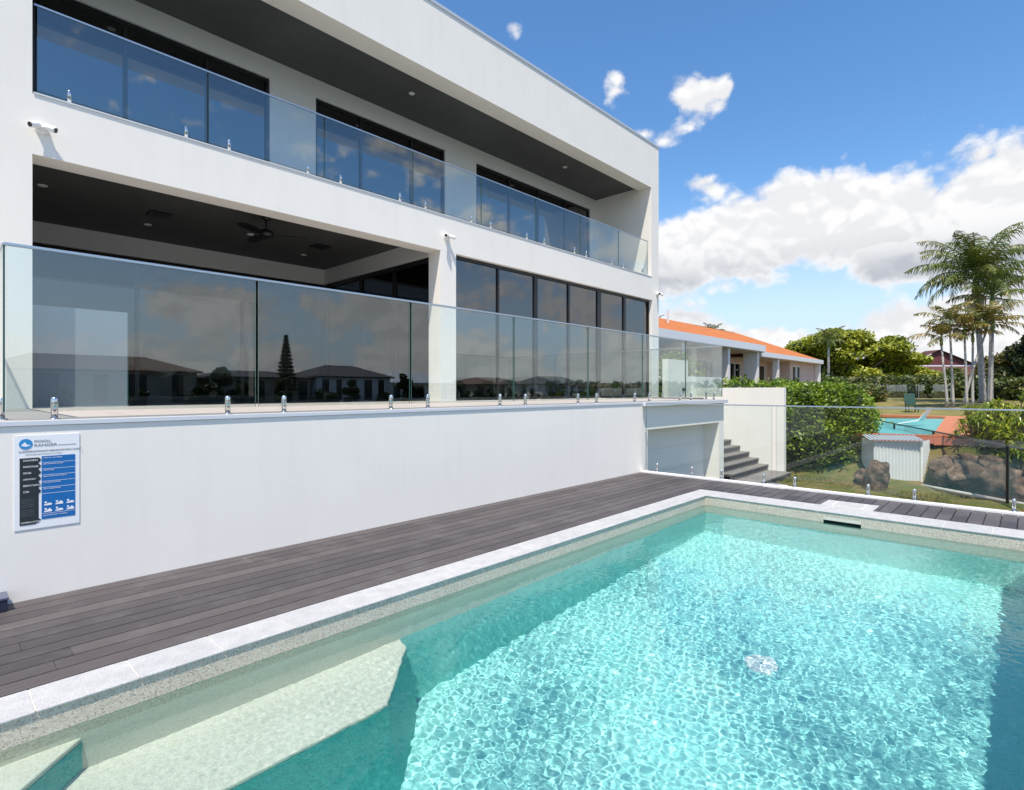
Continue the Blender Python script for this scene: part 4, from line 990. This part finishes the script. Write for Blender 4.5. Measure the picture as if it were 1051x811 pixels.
roof = r1.build('roof', M_orange, nh)
MB().tube([(24.2,12.6,4.6),(24.2,12.6,5.25)], .05, 8).build('vent_pipe', M_ledge, roof)
MB().box(14, 30.35, 10.22, 10.30, 3.46, 3.79).box(30.31, 42.3, 10.45, 10.55, 3.24, 3.50).box(42.2, 42.3, 10.55, 18.5, 3.24, 3.5).build('fascia', M_fascia, nh)
MB().box(14, 30.3, 10.30, 12.6, 3.42, 3.47).box(30.3, 42.2, 10.55, 12.6, 3.20, 3.25).build('soffit', M_pink, nh)
wl_ = MB(); ops = [(14.5,17.5),(18.6,21.4),(22.4,25.2),(26.2,28.8),(29.7,32.2),(33.2,34.2),(34.9,36.2)]; xx = 14
for a, b in ops: wl_.box(xx, a, 12.2, 12.4, GZ, 3.6); wl_.box(a, b, 12.2, 12.4, 3.0, 3.6); xx = b
wl_.box(xx, 36.6, 12.2, 12.4, GZ, 3.6); wl_.build('wall', M_pink, nh)
MB().box(36.6, 37.2, 10.9, 11.1, GZ, 3.2).box(38.9, 42.1, 10.9, 11.1, GZ, 3.2).box(37.2, 38.9, 10.9, 11.1, 3.0, 3.2).box(36.6, 36.8, 11.1, 12.4, GZ, 3.2).box(41.9, 42.1, 11.1, 18, GZ, 3.2).build('wall', M_pink, nh)
MB().box(14, 42, 13.0, 13.1, GZ, 3.4).box(37.1, 39, 11.6, 11.7, GZ, 3.3).build('interior', M_dark, nh)
for a, b in ops:
    k = 3 if b-a > 1.9 else 1
    f = MB(); f.box(a, b, 12.22, 12.28, 2.94, 3.0)
    for i in range(k+1): x = a+(b-a-.07)*i/k; f.box(x, x+.07, 12.22, 12.28, GZ, 2.94)
    fo = f.build('window', M_fascia, nh); MB().box(a+.07, b-.07, 12.30, 12.31, GZ, 2.94).build('pane', M_dpane, fo)
f = MB().box(37.2, 37.27, 10.95, 11.0, GZ, 3.0).box(38.83, 38.9, 10.95, 11.0, GZ, 3.0).box(38.0, 38.07, 10.95, 11.0, GZ, 3.0).box(37.27, 38.83, 10.95, 11.0, 2.93, 3.0)
fo = f.build('window', M_fascia, nh); MB().box(37.27, 38.83, 11.02, 11.03, GZ, 2.93).build('pane', M_dpane, fo)
for (x, w0, w1) in ((17.9,.25,.7),(21.2,.25,.7),(25.9,.25,.75),(29.7,.25,.75)):   # fins, wider at the foot, reaching out to the eaves
    MB().add([(x,10.42,3.46),(x+w0,10.42,3.46),(x+w0,11.15,3.46),(x,11.15,3.46),(x,10.42,GZ),(x+w0,10.42,GZ),(x+w0,11.15,GZ),(x,11.15,GZ)], [(0,1,2,3),(7,6,5,4),(0,4,5,1),(1,5,6,2),(2,6,7,3),(3,7,4,0)]).build('column', M_lav, nh)
for x in (33.4, 41.9): MB().box(x, x+.3, 10.6, 10.88, GZ, 3.24).build('column', M_lav, nh)

# dark red roofed house far right
rh = thing('red_roof_house', (100, 9, 1), 'distant house with a dark red gabled roof behind the palms', 'house')
def gx_(px_, d): pass
a1, a2, a3 = Vector((97.5,12.6,1)), Vector((104.5,4.2,1)), None
ud = (a2-a1).normalized(); vd = Vector((-ud.y, ud.x, 0))*-1
if vd.x < 0: vd = -vd
def hp(s, d, z): q = a1+ud*s+vd*d; return (q.x, q.y, z)
Lh = (a2-a1).length
MB().add([hp(0,0,1),hp(Lh,0,1),hp(Lh,7,1),hp(0,7,1),hp(0,0,3.3),hp(Lh,0,3.3),hp(Lh,7,3.3),hp(0,7,3.3)], [(0,1,5,4),(1,2,6,5),(2,3,7,6),(3,0,4,7)]).build('wall', M_white, rh)
MB().add([hp(-.6,-.6,3.2),hp(Lh+.6,-.6,3.2),hp(Lh,3,5.0),hp(0,3,5.0),hp(-.6,-.6,3.1),hp(Lh+.6,-.6,3.1)], [(0,1,2,3),(4,5,1,0)]).build('roof', M_redroof, rh)
MB().add([hp(.8,3,5.0),hp(Lh,3,5.0),hp(5.6,3,7.2),hp(.4,2.6,5.0),hp(5.6,2.6,7.45),hp(Lh+.4,2.6,5.0),hp(.4,6,5.0),hp(5.6,6,7.45),hp(Lh+.4,6,5.0)], [(3,4,7,6),(4,5,8,7)]).build('roof', M_redroof, rh)
MB().add([hp(.8,3,5.02),hp(Lh,3,5.02),hp(5.6,3,7.2)], [(0,1,2)]).build('gable', mat('red gable boards', (.12,.03,.03), .7), rh)
MB().add([hp(0,2.9,4.98),hp(Lh,2.9,4.98),hp(Lh,2.9,5.15),hp(0,2.9,5.15)], [(0,1,2,3)]).build('gutter', M_fascia, rh)
for s in (1.5, 4.6, 7.8): MB().add([hp(s,-.02,1.7),hp(s+1.6,-.02,1.7),hp(s+1.6,-.02,2.9),hp(s,-.02,2.9)], [(0,1,2,3)]).build('window', M_black, rh)
# slivers of far houses under the spreading tree
def small_house(x, y, z, w, d, h, roofc, label, wallm=None, rot=0.0, name='far_house', rh_=1.3, wins=3):
    t = thing(name, (x,y,z), label, 'house', None); c, s = math.cos(rot), math.sin(rot)
    def q(a, b, zz): return (x+a*c-b*s, y+a*s+b*c, zz)
    MB().add([q(-w/2,-d/2,z),q(w/2,-d/2,z),q(w/2,d/2,z),q(-w/2,d/2,z),q(-w/2,-d/2,z+h),q(w/2,-d/2,z+h),q(w/2,d/2,z+h),q(-w/2,d/2,z+h)], [(0,1,5,4),(1,2,6,5),(2,3,7,6),(3,0,4,7),(4,5,6,7)]).build('wall', wallm or M_white, t)
    e = .6
    MB().add([q(-w/2-e,-d/2-e,z+h),q(w/2+e,-d/2-e,z+h),q(w/2+e,d/2+e,z+h),q(-w/2-e,d/2+e,z+h),q(-w/2+d*.4,0,z+h+rh_),q(w/2-d*.4,0,z+h+rh_),
              q(-w/2-e,-d/2-e,z+h-.2),q(w/2+e,-d/2-e,z+h-.2),q(w/2+e,d/2+e,z+h-.2),q(-w/2-e,d/2+e,z+h-.2)],
             [(0,1,5,4),(1,2,5),(2,3,4,5),(3,0,4),(6,7,1,0),(7,8,2,1),(8,9,3,2),(9,6,0,3),(9,8,7,6)]).build('roof', roofc, t)
    for sd in (-1, 1):
        for k in range(wins):
            ww_ = random.Random(int(x*7)+k*3+sd); a = -w/2+w*(k+ww_.uniform(.1,.35))/wins; b = a+w*ww_.uniform(.25,.55)/wins
            MB().add([q(a,sd*(d/2+.02),z+.8),q(b,sd*(d/2+.02),z+.8),q(b,sd*(d/2+.02),z+h-.5),q(a,sd*(d/2+.02),z+h-.5)], [(0,1,2,3)]).build('window', M_black, t)
    return t
small_house(96,16.5,.9, 9,7,2.6, M_redroof, 'far white house glimpsed under the right side of the broad tree', rot=-1.0)
small_house(99,24.5,.9, 8,7,2.3, M_redroof, 'far pale house glimpsed under the middle of the broad tree', rot=-1.0)
small_house(86,25.5,.9, 5,5,1.8, M_fascia, 'small white outbuilding glimpsed under the left side of the broad tree', rot=-1.0, rh_=.5)

# ================================================================ OPPOSITE BANK (seen mirrored in the glass)
M_brick = mat('tan render', (.34,.29,.22), .8, .1, 2); M_groof = tile_roof('grey roof tiles', (.10,.10,.11)); M_broof = tile_roof('brown roof tiles', (.16,.10,.075))
spec = [(14,-71,20,11,3.8,M_broof,M_brick,'two storey tan waterfront house mirrored in the glass, leftmost'),
        (33,-72,14,10,3.3,M_groof,M_brick,'tan waterfront house with grey roof mirrored in the middle of the patio glass'),
        (47,-71,13,10,3.6,M_groof,M_cream,'waterfront house mirrored just right of the tall dark conifer'),
        (62,-73,14,9,2.8,M_cap,M_white,'white waterfront house with pale flat roof mirrored left of the middle pier'),
        (82,-72,15,9,2.7,M_broof,M_brick,'waterfront house mirrored right of the middle pier'),
        (104,-73,16,9,2.9,M_groof,M_cream,'pale waterfront house mirrored among trees in the lower windows'),
        (132,-73,18,9,2.4,M_broof,M_white,'waterfront house mirrored in the rightmost lower windows')]
for (x,y,w,d,h,rm,wm_,lab) in spec:
    small_house(x,y-2,-.9, w,d,h+.9, rm, lab, wm_, name='waterfront_house', rh_=1.0+.9*((x*7)%3)/2, wins=5)
rr = random.Random(44)
marks = ['beyond the tan house', 'by the water', 'with a loose crown', 'with a dense crown', 'low and wide', 'tall and narrow']
for i, x in enumerate((2,6,10,17,23,25.5,29,34,40,44,50,54,55.5,60,66,71,74,79,86,91,95,101,107,113,117,121,128,136,146,151,158,-8,-16,-26)):
    h = rr.uniform(2.0,5.4)**1.0; w = rr.uniform(1.5,3.2)
    tree('bank_tree', 'dark green tree on the far canal bank, mirrored in the lower glass', (x,-64.2,-1.3), 1.2, lump(x,-64.4,-1.0,h,w,2600,10,200+i), ML_dark, .28, 300+i, .2, 'tree', 'trees mirrored from the far canal bank', core=M_core)
# tall conifer
cf = thing('conifer', (36.3,-69,-.9), 'tall narrow dark conifer mirrored in the patio glass', 'tree')
MB().tube([(36.3,-69,-1),(36.3,-69,9.0)], [.3,.05], 8).build('trunk', M_bark, cf)
cl = []
for i in range(15):
    f = i/14; z = 1.6+7.6*f; w = 1.55*(1-f)+.18
    for k in range(5): a = k*1.2566+i; cl.append((36.3+math.cos(a)*w*.55, -69+math.sin(a)*w*.55, z, w*.5, w*.5, .2, 110))
leaves('crown', cl, .2, ML_dark, cf, .4, 9, .2)
# trailer of far hills / horizon belt of trees so that no bare horizon shows
tb = []
rr = random.Random(8)
for i in range(150):
    a = R(rr.uniform(-100, 100)); d = rr.uniform(170, 240)
    tb.append((d*math.cos(a), d*math.sin(a), 1.5, rr.uniform(6,12), rr.uniform(6,12), rr.uniform(2.0,3.6), 130))
o = leaves('distant_woodland', tb, .95, ML_dark, None, .6, 5, .6); tag(o, 'distant belt of dark trees along the horizon', 'trees', None, 'stuff')
